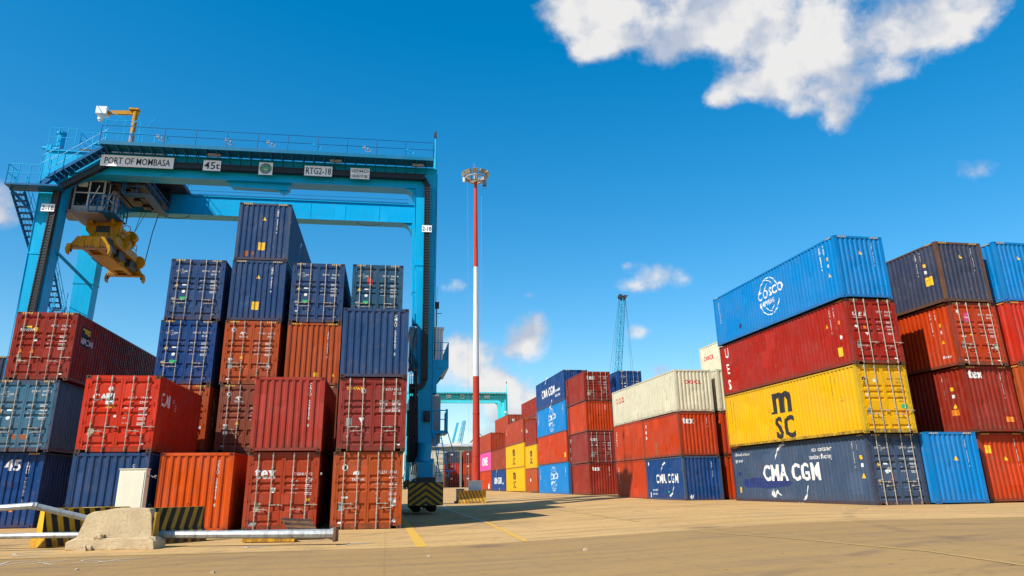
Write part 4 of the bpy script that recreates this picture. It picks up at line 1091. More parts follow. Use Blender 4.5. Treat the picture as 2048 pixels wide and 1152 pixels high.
FG = 'containers at the far end of the lane'
def far(x, y, z, L, H, fr, col, lab, fn=None):
    c = addr(x, y, z, L, H, fr, col, lab, group=FG, lod=1)
    if fn: fn(c)
    c.done()
far(.43, 106.7, .70, L40, HC, 'E', 'cobalt', 'small dark blue container with white lettering at ground level left of the yellow ones', lambda c: (c.cma_side(5.2, 1.4, 1.15), c.text('L', 'eco', 9.6, .9, .4, 'w', .04)))
far(.43, 106.7, .70 + PB, L40, HC, 'E', 'rust_red', 'rust red container on the small dark blue one')
far(-1.78, 118.9, .80, L40, HC, 'E', 'vermilion', 'red container at ground level just right of the mast foot', lambda c: c.disc('L', 10, .5, .5, 'w'))
far(-1.78, 118.9, .80 + PB, L40, HC, 'E', 'pink', 'pink container with white ONE just right of the mast', lambda c: c.text('L', 'ONE', 3.2, .9, 1.25, 'w', .05, 1.4, name='logo'))
far(-1.78, 118.9, .80 + 2 * PB, L40, HC, 'E', 'brick', 'brick red corrugated container on top of the pink one')
for k in range(4): far(.99, 119.7, .75 + k * PB, L40, HC, 'D', ('maroon', 'rust_red', 'wine', 'brick')[k], ('maroon container at the foot of the stack behind the yellow ones', 'rust red container low in the stack behind the yellow ones', 'wine red container in the stack behind the yellow ones', 'brick red container doors showing above the brick red one on the yellow pair')[k], (lambda c: c.rect('F', .7, 1.8, .4, .4, 'w')) if k == 3 else None)
for k in range(4): far(3.75, 119.9, .75 + k * (PB - .1), L40, HS, 'D', ('brown', 'maroon', 'rust_red', 'wine')[k], ('brown container at the foot of the stack behind the small yellow one', 'maroon container low in the stack behind the small yellow one', 'rust red container in the stack behind the small yellow one', 'wine red container doors just left of the big blue stack')[k])
for k in range(5): far(5.35, 106.2, .72 + k * PA, L40, HS, 'E', ('brown', 'brick', 'maroon', 'brown', 'wine')[k], ('brown container at the foot of the tall far stack beside the blue stack', 'brick red container second up in the tall far stack', 'maroon container in the middle of the tall far stack', 'brown container fourth up in the tall far stack', 'plain red container on top of the tall far stack left of the dark blue one')[k])
for k in range(4): far(11.70, 73.0, .60 + k * PB, L40, HC, 'D', ('maroon', 'cobalt', 'sky_blue', 'cobalt')[k], ('maroon container at ground level behind the mid distance red stack', 'blue container low behind the mid distance red stack', 'sky blue container showing as a strip right of the mid distance red stack', 'dark blue container doors rising behind the far end of the long white one')[k], (lambda c: c.cma(False)) if k == 3 else None)
XG = 'small containers at the far end of the yard'
def farx(x, y, cols, labs, H=HS, fr='D', L=L40):
    for k, (col, lab) in enumerate(zip(cols, labs)):
        c = addr(x, y, zg(x, y) + .02 + k * (H + GAP), L, H, fr, col, lab, group=XG, lod=1); c.rect('F', .4, 1.7, .5, .3, 'w') if fr == 'D' else None; c.rows('F', 1.4, 1.6, 3, .8); c.done()
farx(-12.03, 170.7, ('wine', 'bright_red', 'slate_blue'), ('tiny dark red container doors at the foot of the far stack left of the mast', 'tiny bright red container doors in the middle of the far stack left of the mast', 'tiny grey blue container doors on top of the far stack left of the mast'))
farx(-8.30, 168.5, ('rust_red', 'vermilion', 'wine'), ('tiny rust red container at the foot of the far stack touching the mast', 'tiny orange container in the middle of the far stack touching the mast', 'tiny wine red container on top of the far stack touching the mast'), L=L20)
farx(-15.4, 165.0, ('grey_white', 'cream', 'cream'), ('tiny grey container at the foot of the pale stack beside the crane stairs', 'tiny cream container in the middle of the pale stack beside the crane stairs', 'tiny cream container on top of the pale stack beside the crane stairs'), fr='E')
farx(-18.6, 160.0, ('sky_blue', 'grey_white', 'sky_blue'), ('tiny blue container at ground level behind the crane stairs', 'tiny grey white container behind the crane stairs', 'tiny blue container third up behind the crane stairs'), fr='E')
farx(-22.6, 150.0, ('wine', 'bright_red', 'rust_red', 'brick'), ('tiny wine red container low behind the crane leg', 'tiny bright red container behind the crane leg', 'tiny rust red container behind the crane leg', 'tiny brick red container on top behind the crane leg'))

# ================================================================ rubber tyred gantry crane
CB = paint('crane_blue', (0.000, 0.380, 0.680), 0.38, .32, .25, fade=.03, bump=.12)
CBF = paint('far_crane_cyan', (0.060, 0.640, 0.720), 0.45, .3, .1, bump=.1)
DARKM = plain('dark_machinery', (0.030, 0.034, 0.040), 0.6, .1, .5)
CHAIN = plain('black_cable_chain', (0.012, 0.012, 0.014), 0.5)
GRATE = paint('walkway_blue', (0.006, 0.16, 0.30), 0.5, .4, .1)
RAILB = paint('handrail_blue', (0.002, 0.105, 0.26), 0.45, .2, .1)
SIGNW = plain('white_sign_plate', (0.84, 0.85, 0.86), 0.5, var=.06)
YELP = paint('spreader_yellow', (0.520, 0.235, 0.000), 0.45, 1.0, .6)
WHITEP = paint('white_cabin_paint', (0.76, 0.77, 0.76), 0.45, .4, .2)
GREYP = paint('grey_cabinet_paint', (0.30, 0.32, 0.34), 0.5, .4, .2)
UNDER = plain('cabin_underside', (0.26, 0.20, 0.18), 0.6)
GLASS, nt, b = mat_nodes('dark_cab_glass'); b.inputs['Base Color'].default_value = (0.010, 0.016, 0.020, 1); b.inputs['Roughness'].default_value = 0.08
HAZ, nt, b = mat_nodes('chevron_paint_black'); b.inputs['Base Color'].default_value = (0.012, 0.012, 0.012, 1); b.inputs['Roughness'].default_value = .5
HAZY = paint('chevron_yellow', (0.60, 0.29, 0.012), 0.5, .8, .3)

def rail(mb, pts, h=1.1, r=.022, step=1.7, mid=(.55,), tall=None):
    """handrail with posts along a polyline"""
    for a, b_ in zip(pts, pts[1:]):
        a = Vector(a); b_ = Vector(b_); n = max(1, round((b_ - a).length / step)); upz = Vector((0, 0, 1))
        for k in range(n + 1):
            p = a.lerp(b_, k / n); mb.tube(p, p + upz * h, r * 1.25, n=6)
        for q in (*mid, 1.0): mb.tube(a + upz * h * q, b_ + upz * h * q, r, n=5)
def make_rtg(blue, base, rz, label, detail=True, seed=1):
    g = thing('gantry_crane', label, 'gantry crane', base, rz)
    XL0, XL1, XR0, XR1 = -22.78, -21.45, -1.25, 0.12
    DEP, BACK = .95, 6.3
    # legs
    def leg(x0t, x1t, x0b, x1b, y0, zt=19.0, zb=2.55):
        mb = MB(); mid = 10.0; k = (mid - zb) / (zt - zb)
        rows_ = [(zb, x0b, x1b), (8.0, x0b + (x0t - x0b) * .25, x1b + (x1t - x1b) * .25), (14, x0b + (x0t - x0b) * .72, x1b + (x1t - x1b) * .72), (zt, x0t, x1t)]
        for (z0, a0, b0), (z1, a1, b1) in zip(rows_, rows_[1:]):
            mb.prism([(a0, z0), (b0, z0), (b1, z1 - .012), (a1, z1 - .012)], 'y', y0, y0 + DEP)
        for z in (8.0, 14.0):
            i = 1 if z == 8 else 2; a, b_ = rows_[i][1], rows_[i][2]; mb.box(a - .03, y0 - .03, z - .06, b_ + .03, y0 + DEP + .03, z + .06)
        return mb
    legs = []
    for y0 in (0, BACK):
        legs.append(leg(XR0, XR1, -.66, .04, y0).build('leg', blue, g))
        legs.append(leg(XL0, XL1, -22.50, -21.62, y0).build('leg', blue, g))
    # girders, front and back, with haunches
    for y0 in (0, BACK):
        mb = MB()
        mb.box(XL0, y0 + .04, 19.0, XR1, y0 + DEP - .04, 20.30)
        mb.box(XL0 - .02, y0 - .05, 20.30, XR1 + .02, y0 + DEP + .05, 20.36)
        mb.box(XL1 + .0, y0 - .05, 18.95, XR0 - .0, y0 + DEP + .05, 19.0)
        for s_, xx in ((1, XL1), (-1, XR0)):
            w = 1.9 if s_ > 0 else .75; hh = .85 if s_ > 0 else .75
            arc_ = [(xx, 18.95)] + [(xx + s_ * w * (1 - math.sin(a)), 18.95 - hh * (1 - math.cos(a))) for a in [i * math.pi / 12 for i in range(7)]]
            mb.prism(arc_, 'y', y0 + .06, y0 + DEP - .06)
        for x in range(-20, 0, 3): mb.box(x - .05, y0 + .0, 19.0, x + .05, y0 + .045, 20.3) if False else None
        mb.build('girder', blue, g)
    if detail:
        mb = MB()                                          # conduits and stiffener strips on the webs
        x = -20.0
        while x < -1.5: mb.box(x, BACK + .02, 19.02, x + .03, BACK + .04, 20.28); x += 2.35
        mb.tube((-1.18, -.03, 8.0), (-1.22, -.03, 18.9), .022, n=5); mb.tube((.06, -.05, 4.0), (.08, -.05, 19.0), .02, n=5); mb.tube((-22.6, -.03, 3.0), (-22.7, -.03, 17.5), .02, n=5)
        mb.build('conduit', blue, g)
    # end ties
    for x0, x1 in ((XL0 + .03, XL0 + .8), (XR1 - .6, XR1 - .03)):
        MB().box(x0, DEP, 19.15, x1, BACK, 20.15).build('end_beam', blue, g)
    # sill beams, bogies, wheels
    for x0, x1 in ((-.75, .10), (-22.55, -21.65)):
        mb = MB(); mb.box(x0, -.9, 1.75, x1, 8.2, 2.55); mb.box(x0 - .08, -.5, 2.55, x1 + .08, 1.4, 2.75); mb.box(x0 - .08, 5.9, 2.55, x1 + .08, 7.7, 2.75)
        mb.build('sill_beam', blue, g)
        for yc in (.35, 6.9):
            cx_ = (x0 + x1) / 2
            mb = MB(); mb.prism([(yc - 1.5, .75), (yc - 1.5, 1.1), (yc - .7, 1.75), (yc + .7, 1.75), (yc + 1.5, 1.1), (yc + 1.5, .75)], 'x', cx_ - .18, cx_ + .18)
            bog = mb.build('bogie', blue, g)
            for dy in (-1.05, 1.05):
                mb = MB()
                for s_ in (-.42, .42):
                    prof = [(-.20, .52), (-.22, .70), (-.15, .79), (.15, .79), (.22, .70), (.20, .52)]
                    n = 28; vs = []; fs = []
                    for i in range(n):
                        t_ = 2 * math.pi * i / n
                        for a, rr in prof: vs.append((cx_ + s_ + a, yc + dy + rr * math.cos(t_), .79 + rr * math.sin(t_)))
                    m = len(prof)
                    for i in range(n):
                        for j in range(m): fs.append((i*m+j, ((i+1) % n)*m+j, ((i+1) % n)*m+(j+1) % m, i*m+(j+1) % m))
                    mb.add(vs, fs)
                w_ = mb.build('tyre', RUBBER, bog, smooth=True)
                MB().tube((cx_ - .60, yc + dy, .79), (cx_ + .60, yc + dy, .79), .50, n=20).build('rim', DARKM, bog)
    # chevron guard boards at the front
    for cx_ in (-.30, -22.1):
        y = -1.95; z0, z1, hw = .34, 1.50, .90
        pan = MB().box(cx_ - hw, y, z0, cx_ + hw, y + .06, z1).box(cx_ - hw, y + .06, z0 + .1, cx_ - hw + .05, y + 1.1, z1).box(cx_ + hw - .05, y + .06, z0 + .1, cx_ + hw, y + 1.1, z1).build('guard_board', HAZ, g)
        mb = MB(); t_ = .155
        for k in range(-3, 5):
            zz = z0 - .35 + k * .31
            for s_ in (-1, 1):
                poly = [(0, zz + .60), (s_ * hw, zz - .02), (s_ * hw, zz - .02 + t_), (0, zz + .60 + t_)]
                # clip to the board
                P = [(max(min(px, hw), -hw), pz) for px, pz in poly]
                out = []
                def clip(poly, zc, keep_above):
                    o = []
                    for i in range(len(poly)):
                        a, b_ = poly[i], poly[(i + 1) % len(poly)]
                        ia = (a[1] >= zc) == keep_above; ib = (b_[1] >= zc) == keep_above
                        if ia: o.append(a)
                        if ia != ib:
                            f = (zc - a[1]) / (b_[1] - a[1]); o.append((a[0] + (b_[0] - a[0]) * f, zc))
                    return o
                P = clip(P, z0 + .02, True)
                if len(P) >= 3: P = clip(P, z1 - .02, False)
                if len(P) >= 3: mb.add([(cx_ + px, y - .004, pz) for px, pz in P], [tuple(range(len(P)))])
        mb.build('chevron', HAZY, pan)
        MB().box(cx_ - .5, y + .1, 1.2, cx_ + .5, y + 1.3, 1.75).build('mudguard', DARKM, g)
    # walkway on the front girder with brackets and handrail
    mb = MB(); mb.box(-19.5, -1.16, 20.42, -.15, -.06, 20.47); mb.box(-19.5, -1.20, 20.36, -.15, -1.16, 20.58); wk = mb.build('walkway', GRATE if detail else blue, g)
    brm = MB().beam((0, -.05, 19.95), (0, -1.14, 20.36), .05).beam((0, -.05, 20.36), (0, -1.14, 20.40), .05).mesh('bracket', GRATE)
    for k in range(31): obj('bracket', brm, wk, (-19.2 + .62 * k, 0, 0))
    mb = MB(); rail(mb, [(-19.5, -1.18, 20.47), (-.15, -1.18, 20.47)], 1.1, .022, 1.75); rail(mb, [(-.15, -1.18, 20.47), (-.15, -.06, 20.47)], 1.1, .02, .8)
    mb.build('handrail', RAILB if detail else blue, wk)
    mb = MB(); mb.box(-21, BACK + .2, 20.50, -1.5, BACK + .6, 20.56)
    x = -21
    while x < -1.4: mb.box(x, BACK + .3, 20.3, x + .06, BACK + .4, 20.5); x += 1.6
    mb.tube((-21, BACK + .1, 20.75), (-1.5, BACK + .1, 20.75), .018)
    mb.build('trolley_track', GRATE, g)
    # hanging lamps on the rail line
    if detail:
        for k, x in enumerate((-16.4, -12.5, -7.4, -4.4, -1.8, -10.1)):
            mb = MB(); mb.box(x - .12, -1.0, 21.05, x + .07, -.92, 21.22); mb.tube((x - .02, -.96, 21.05), (x + .10, -.94, 20.85), .02); mb.tube((x + .10, -.94, 20.85), (x + .34, -.94, 20.84), .025); mb.tube((x + .34, -.94, 20.84), (x + .40, -.94, 21.02), .02); mb.tube((x + .22, -.94, 20.98), (x + .22, -.94, 21.1), .06, n=10)
            mb.build('floodlight', blue if int(x) % 2 else GREYP, g)
        for x in (-13.2, -6.1, -1.1):
            MB().box(x - .35, -.78, 20.16, x + .35, -.55, 20.30).build('lamp_housing', GREYP, g)
        for x in (-17, -10.5, -4.2):                      # cable loops below the back girder
            mb = MB(); mb.path([(x + .9 * math.cos(a), BACK - .08, 18.9 - .28 * math.sin(a)) for a in [i * math.pi / 10 for i in range(11)]], .025); mb.build('hanging_cable', DARKM, g)
        mb = MB(); mb.prism([(-12.6, 18.95), (-12.2, 18.62), (-9.0, 18.55), (-8.7, 18.95)], 'y', .25, .7); mb.prism([(-9.6, 18.6), (-9.2, 18.3), (-8.8, 18.6)], 'y', .35, .6); mb.build('belly_bracket', blue, g)
    # cable chain: up the right leg, along the girder, down the left leg
    mb = MB()
    def chain(p, q, w=.34):
        p = Vector(p); q = Vector(q); n = max(1, int((q - p).length / .17)); d = (q - p).normalized()
        side = Vector((-d.z, 0, d.x))
        mb.beam(p - Vector((0, .13, 0)), q - Vector((0, .13, 0)), .30, w, up=side)
        for k in range(n):
            a = p.lerp(q, (k + .15) / n); b_ = p.lerp(q, (k + .80) / n)
            for s_ in (-1, 1): mb.beam(a + side * (s_ * w * .44) - Vector((0, .30, 0)), b_ + side * (s_ * w * .44) - Vector((0, .30, 0)), .05, .06, up=side)
            mb.beam(a + side * w * .4 - Vector((0, .30, 0)), a - side * w * .4 - Vector((0, .30, 0)), .02, .02)
    chain((-.42, -.07, 7.1), (-.48, -.07, 19.15)); chain((-.65, -.07, 19.62), (-19.1, -.07, 19.62)); chain((-19.25, -.07, 19.55), (-21.5, -.07, 17.95)); chain((-21.65, -.07, 17.8), (-21.95, -.07, 2.8))
    for k in range(4): mb.beam((-.48 - .05 * k, -.07, 19.15 + .11 * k), (-.5 - .06 * (k + 1), -.07, 19.15 + .12 * (k + 1)), .1, .30, up=(1, 0, 0))
    for k in range(5):
        a = k * math.pi / 8; mb.beam((-.42 - .55 * (1 - math.cos(a)), -.07, 7.1 - .5 * math.sin(a)), (-.42 - .55 * (1 - math.cos(a + .4)), -.07, 7.1 - .5 * math.sin(a + .4)), .1, .3, up=(1, 0, 0))
    mb.build('cable_chain', CHAIN if detail else blue, g)
    # signs
    def sign(x0, x1, z0, z1, txt, h, sx=1.0, y=-.46):
        p = MB().box(x0, y, z0, x1, y + .05, z1).build('sign', SIGNW, g)
        vs_, _ = glyphs(txt, h, .03, 'CENTER', 1.0); wd = max(q[0] for q in vs_) - min(q[0] for q in vs_)
        sign_text(txt, h, BLACKL, 'lettering', p, (x0 + x1) / 2, y - .006, (z0 + z1) / 2 - h * .5, sx=.90 * (x1 - x0) / wd, bold=.05)
        return p
    sign(-19.55, -15.50, 19.32, 20.02, 'PORT OF MOMBASA', .42, .96)
    sign(-13.82, -12.82, 19.32, 19.98, '45t', .46, 1.0)
    sign(-7.95, -6.30, 19.30, 19.95, 'RTG2-18', .42, .86)
    p = MB().box(-10.62, -.46, 19.22, -9.82, -.41, 20.02).build('sign', SIGNW, g)
    mb = MB(); mb.add([(-10.22 + .35 * math.cos(i * math.pi / 12), -.466, 19.62 + .35 * math.sin(i * math.pi / 12)) for i in range(24)], [tuple(range(24))]); e_ = mb.build('emblem', plain('emblem_blue', (.02, .12, .25), .5), p)
    mb = MB(); mb.add([(-10.22 + .22 * math.cos(i * math.pi / 12), -.471, 19.62 + .22 * math.sin(i * math.pi / 12)) for i in range(24)], [tuple(range(24))]); mb.build('emblem', plain('emblem_green', (.10, .38, .16), .5), p)
    mb = MB(); mb.add([(-10.22 + .11 * math.cos(i * math.pi / 12), -.476, 19.55 + .07 * math.sin(i * math.pi / 12)) for i in range(24)], [tuple(range(24))])
    for k in range(18):
        a = 2 * math.pi * k / 18; mb.add([(-10.22 + rr * math.cos(a + da), -.472, 19.62 + rr * math.sin(a + da)) for rr, da in ((.25, -.07), (.32, -.07), (.32, .07), (.25, .07))], [(0, 1, 2, 3)])
    mb.build('emblem', plain('emblem_yellow', (.55, .52, .30), .5), p)
    p = MB().box(-5.20, -.46, 19.24, -4.05, -.41, 19.94).build('sign', SIGNW, g)
    mb = MB()
    for i in range(28):
        a, b_ = 2 * math.pi * i / 28, 2 * math.pi * (i + 1) / 28
        mb.add([(-4.625 + k * .52 * math.cos(t_), -.466, 19.75 + k * .14 * math.sin(t_)) for t_, k in ((a, 1), (b_, 1), (b_, .9), (a, .9))], [(0, 1, 2, 3)])
    mb.build('logo_ring', BLACKL, p); sign_text('ZPMC', .15, BLACKL, 'lettering', p, -4.625, -.466, 19.675, sx=1.5, bold=.08); sign_text('上海振华重工', .16, BLACKL, 'lettering', p, -4.625, -.466, 19.32, sx=1.05, bold=.0)
    sign(-.76, -.18, 15.95, 16.38, '2-18', .26, .9); sign(-22.25, -21.55, 16.35, 16.80, '2-18', .27, 1.0)
    # anemometer / camera mast on the right end
    mb = MB(); mb.tube((.02, .4, 20.3), (.02, .4, 22.9), .05); mb.tube((.02, .4, 20.3), (.02, .4, 21.6), .09); mb.build('instrument_mast', blue, g)
    mb = MB(); mb.box(-.09, .28, 22.75, .09, .5, 23.05); mb.tube((.02, .4, 23.0), (.02, .4, 23.22), .05); mb.build('camera', DARKM, g)
    # stair from the girder down over the left corner
    mb = MB()
    A, B2 = Vector((-19.3, -.45, 20.45)), Vector((-22.0, -.45, 18.35)); n = 11
    for k in range(n):
        p_ = A.lerp(B2, (k + .5) / n); mb.box(p_.x - .13, -.80, p_.z - .02, p_.x + .13, -.12, p_.z + .02); mb.box(p_.x - .14, -.80, p_.z - .13, p_.x - .12, -.12, p_.z + .0)
    for y in (-.84, -.08): mb.beam((A.x, y, A.z), (B2.x, y, B2.z), .04, .18)
    st = mb.build('stair', RAILB, g)
    mb = MB()
    for q in (.5, 1.0): mb.tube(A + Vector((0, -.4, q)), B2 + Vector((0, -.4, q)), .02)
    for k in range(5):
        p_ = A.lerp(B2, k / 4) + Vector((0, -.4, 0)); mb.tube(p_, p_ + Vector((0, 0, 1.0)), .025)
    mb.build('handrail', blue, st)
    # left side platform and flights of stairs down the outside
    mb = MB(); mb.box(-24.1, -1.1, 17.65, -21.3, -.08, 17.75); mb.beam((-24.0, -.6, 17.6), (-22.75, -.3, 16.3), .10, .14); mb.beam((-22.6, -.6, 17.7), (-21.9, -.6, 18.4), .25, .3)
    mb.build('platform', RAILB, g)
    mb = MB(); rail(mb, [(-24.05, -1.08, 17.75), (-22.3, -1.08, 17.75)], 1.15, .022, .6); rail(mb, [(-24.05, -1.08, 17.75), (-24.05, -.1, 17.75)], 1.15, .022, .5); rail(mb, [(-22.4, -1.08, 18.4), (-21.6, -1.08, 19.0)], 1.1, .02, .4); mb.build('handrail', blue, g)
    def flight(p, q, name='stair', w=.65, steps=None):
        mb = MB(); p = Vector(p); q = Vector(q); n = steps or int(abs(p.z - q.z) / .27)
        for k in range(n):
            c_ = p.lerp(q, (k + .5) / n); mb.box(c_.x - .30, c_.y - .13, c_.z - .04, c_.x + .30, c_.y + .13, c_.z + .02)
        for dx in (-.33, .33): mb.beam(p + Vector((dx, 0, 0)), q + Vector((dx, 0, 0)), .05, .18)
        s_ = mb.build(name, RAILB, g)
        mb = MB()
        for dx in (-.33, .33):
            for hq in (.5, .95): mb.tube(p + Vector((dx, 0, hq)), q + Vector((dx, 0, hq)), .018)
            for k in range(5): c_ = p.lerp(q, k / 4) + Vector((dx, 0, 0)); mb.tube(c_, c_ + Vector((0, 0, .95)), .02)
        mb.build('handrail', blue, s_)
    flight((-23.65, -.4, 17.5), (-23.15, 2.2, 14.4))
    MB().box(-23.5, 2.2, 14.25, -22.8, 3.4, 14.35).box(-23.3, 2.2, 13.9, -22.8, 2.6, 14.25).build('platform', blue, g)
    flight((-23.2, 3.6, 14.3), (-23.2, 7.2, 10.6)); flight((-21.9, 3.2, 11.6), (-21.6, .9, 7.6)); flight((-22.3, 3.4, 7.4), (-22.3, 6.0, 3.6))
    mb = MB(); mb.tube((-21.5, .6, 14.3), (-20.4, 3.3, 13.0), .09); mb.tube((-20.4, 3.3, 13.0), (-21.9, 6.4, 14.0), .05); mb.build('brace', blue, g)
    # trolley with machinery deck, cab, jib hoist
    mb = MB()
    mb.box(-21.3, .5, 20.45, -16.4, 6.8, 20.75); mb.box(-21.2, 1.1, 19.3, -17.4, 1.35, 20.45); mb.box(-21.2, 5.8, 19.3, -17.4, 6.1, 20.45)
    for x in (-21.0, -19.9, -18.8, -17.7): mb.box(x, 1.1, 19.1, x + .22, 6.0, 19.4)
    mb.box(-19.4, 1.4, 18.95, -17.6, 5.2, 19.08)
    tr = mb.build('trolley', DARKM, g)
    rnd = random.Random(3)
    for k in range(26):
        x = rnd.uniform(-20.6, -18.0); y = rnd.uniform(1.5, 5.3); w = rnd.uniform(.2, .6); h = rnd.uniform(.2, .7); (MB().box(x, y, 18.8, x + w, y + w, 18.95 + h * .2) if k % 2 else MB().box(x, y, 19.4, x + w, y + w * 1.3, 19.4 + h)).build('machinery_box', DARKM, tr)
    mb = MB(); rail(mb, [(-18.6, .9, 18.2), (-17.0, .9, 18.2), (-17.0, 4.6, 18.2)], .8, .022, .8); mb.box(-18.6, .9, 18.16, -17.0, 1.5, 18.2); mb.box(-17.5, 1.5, 18.16, -17.0, 4.6, 18.2)
    for x in (-18.5, -17.05): mb.tube((x, 1.0, 18.2), (x, 1.0, 20.4), .035)
    mb.build('maintenance_platform', RAILB, tr)
    mb = MB(); mb.tube((-19.6, 2.2, 21.2), (-17.6, 2.2, 21.2), .42, n=18); mb.tube((-19.9, 4.6, 21.2), (-17.4, 4.6, 21.2), .42, n=18); mb.box(-17.4, 1.8, 20.75, -16.9, 2.8, 21.7); mb.box(-20.7, 1.6, 20.75, -20.0, 2.7, 21.5); mb.box(-17.2, 4.0, 20.75, -16.7, 5.2, 21.6)
    mb.box(-18.8, 3.0, 20.75, -17.9, 3.8, 21.9); mb.tube((-16.7, 3.0, 20.9), (-16.7, 3.0, 21.6), .3, n=14)
    mb.build('hoist_machinery', blue, tr)
    mb = MB(); rail(mb, [(-21.3, .55, 20.75), (-16.4, .55, 20.75), (-16.4, 6.7, 20.75)], 1.1, .02, .7); rail(mb, [(-21.3, .55, 20.75), (-21.3, 6.7, 20.75)], 1.1, .02, .9); mb.build('handrail', blue, tr)
    mb = MB(); mb.tube((-22.25, .3, 20.7), (-22.25, .3, 21.5), .22, n=16); mb.tube((-22.25, .3, 21.5), (-22.25, .3, 21.62), .30, n=16); mb.box(-22.9, .1, 20.36, -22.5, .6, 20.75); mb.tube((-23.1, .2, 20.55), (-22.2, .2, 20.55), .10, n=10)
    rail(mb, [(-22.75, -.02, 20.4), (-21.3, -.02, 20.4)], 1.4, .02, .5)
    mb.build('top_equipment', blue, g)
    mb = MB()                                              # machinery and lattice on the trolley top
    for x in (-20.2, -19.1, -18.2):
        mb.tube((x, 1.0, 20.75), (x, 1.0, 23.0), .03); mb.tube((x, 1.0, 22.2), (x + .8, 1.0, 23.3), .02)
    mb.tube((-20.2, 1.0, 22.2), (-17.8, 1.0, 22.2), .03); mb.tube((-20.2, 1.0, 23.0), (-18.2, 1.0, 23.0), .025); mb.tube((-20.4, 1.0, 23.8), (-19.0, 1.0, 23.0), .02); mb.tube((-20.9, 1.0, 24.0), (-20.2, 1.0, 23.0), .02)
    mb.box(-21.0, 1.8, 20.75, -16.9, 2.1, 20.95); mb.box(-20.6, .7, 21.2, -17.0, .9, 21.3)
    mb.build('rope_frame', blue, tr)
    jb = MB(); jb.tube((-19.5, 3.4, 22.4), (-19.5, 3.4, 24.9), .16, n=12); jb.tube((-19.5, 3.4, 22.2), (-19.5, 3.4, 22.5), .24, n=12); jb.beam((-19.3, 3.4, 24.85), (-21.35, 3.4, 24.75), .16, .26); jb.box(-19.9, 3.2, 25.0, -19.3, 3.6, 25.12)
    jb.beam((-19.5, 3.4, 24.2), (-19.5, 3.15, 23.1), .12, .12)
    jb.build('jib_hoist', YELP, tr)
    MB().tube((-19.5, 3.4, 20.75), (-19.5, 3.4, 22.3), .18, n=12).build('jib_post', blue, tr)
    hb = MB(); hb.box(-21.85, 3.1, 24.55, -21.2, 3.75, 25.05); hb.tube((-21.6, 3.4, 24.2), (-21.6, 3.4, 24.55), .17, n=12); hb.tube((-21.6, 3.4, 24.1), (-21.6, 3.4, 24.2), .11, n=12); hb.build('hoist_box', WHITEP, tr)
    # operator's cab
    cb = MB()
    X0, X1, Y0, Y1, Z0_, Z1_ = -21.30, -19.60, .95, 3.3, 16.95, 19.15
    for x in (X0, X1 - .09):
        for y in (Y0, Y1 - .09): cb.box(x, y, Z0_, x + .09, y + .09, Z1_)
    cb.box(X0, Y0 + .09, Z1_ - .18, X1, Y1 - .09, Z1_ + .02); cb.box(X0 + .09, Y0, Z1_ - .30, X1 - .09, Y0 + .07, Z1_); cb.box(X0 + .09, Y0, Z0_, X1 - .09, Y0 + .07, Z0_ + .35)
    cb.box(X0 + .02, Y0 + .09, Z0_, X0 + .09, Y1 - .09, Z1_ - .18); cb.box(X0 + .02, Y1 - .09, Z0_, X1 - .02, Y1 - .02, Z1_ - .18); cb.box(X1 - .07, 2.3, Z0_, X1, Y1 - .09, Z1_ - .18)
    cabo = cb.build('cab', paint('cab_white_shaded', (0.42, 0.44, 0.45), .5, .6, .3), tr)  # white cab, its shade put into the base colour as grey
    gl = MB(); gl.box(X0 + .09, Y0 + .03, Z0_ + .35, X1 - .09, Y0 + .05, Z1_ - .3); gl.box(X1 - .05, Y0 + .09, Z0_ + .1, X1 - .03, 2.3, Z1_ - .18); gl.build('window', GLASS, cabo)
    fr_ = MB(); fr_.box(-20.5, Y0 - .012, Z0_ + .35, -20.42, Y0 + .028, Z1_ - .3); fr_.box(X0 + .09, Y0 - .012, 18.1, X1 - .09, Y0 + .028, 18.16); fr_.beam((-20.3, Y0 - .05, 17.4), (-19.9, Y0 - .05, 18.6), .06, .04); fr_.box(X0 + .2, Y0 - .02, 18.5, -20.6, Y0 + .025, 18.8); fr_.build('window_frame', WHITEP, cabo)
    fr2 = MB(); fr2.beam((X1 + .02, 1.0, 17.1), (X1 + .02, 2.3, 19.0), .05, .05); fr2.beam((X1 + .02, 1.6, 17.0), (X1 + .02, 1.6, 19.0), .05, .05); fr2.beam((X1 + .02, 1.0, 18.0), (X1 + .02, 2.3, 18.0), .05, .05); fr2.build('window_frame', WHITEP, cabo)
    MB().prism([(-21.55, 16.95), (-21.2, 16.75), (-19.7, 16.75), (-19.5, 16.95)], 'y', .7, 3.4).build('cab_floor', UNDER, cabo)
    bk = MB(); rail(bk, [(-20.2, .6, 16.9), (-18.8, .6, 16.9), (-18.8, 2.8, 16.9)], 1.0, .03, .5, (.33, .66)); bk.box(-20.2, .6, 16.84, -18.8, .9, 16.9); bk.box(-19.5, .9, 16.84, -18.8, 2.8, 16.9); bk.build('cab_basket', RAILB, cabo)
    sd_ = MB(); sd_.box(-22.0, .96, 16.9, -21.45, 2.6, 18.0); sd_.box(-22.0, .96, 18.0, -21.5, 2.6, 18.9); sd_.build('cab_side_cabinet', UNDER, cabo)
    # power house, cabinets and ladders on the right leg
    ph = MB()
    x = -1.28
    ph.box(-1.25, 1.35, 8.45, .70, 5.6, 10.35); ph.box(-1.32, 1.28, 10.35, .78, 5.7, 10.48)
    while x < .72: ph.box(x, 1.30, 8.45, x + .06, 1.36, 10.35); x += .19
    for k in range(20): ph.box(.69, 1.5 + k * .2, 8.45, .74, 1.56 + k * .2, 10.35)
    ph.build('power_house', WHITEP, g)
    MB().box(-1.2, 1.3, 3.7, .62, 5.6, 6.35).build('electric_cabinet', GREYP, g)
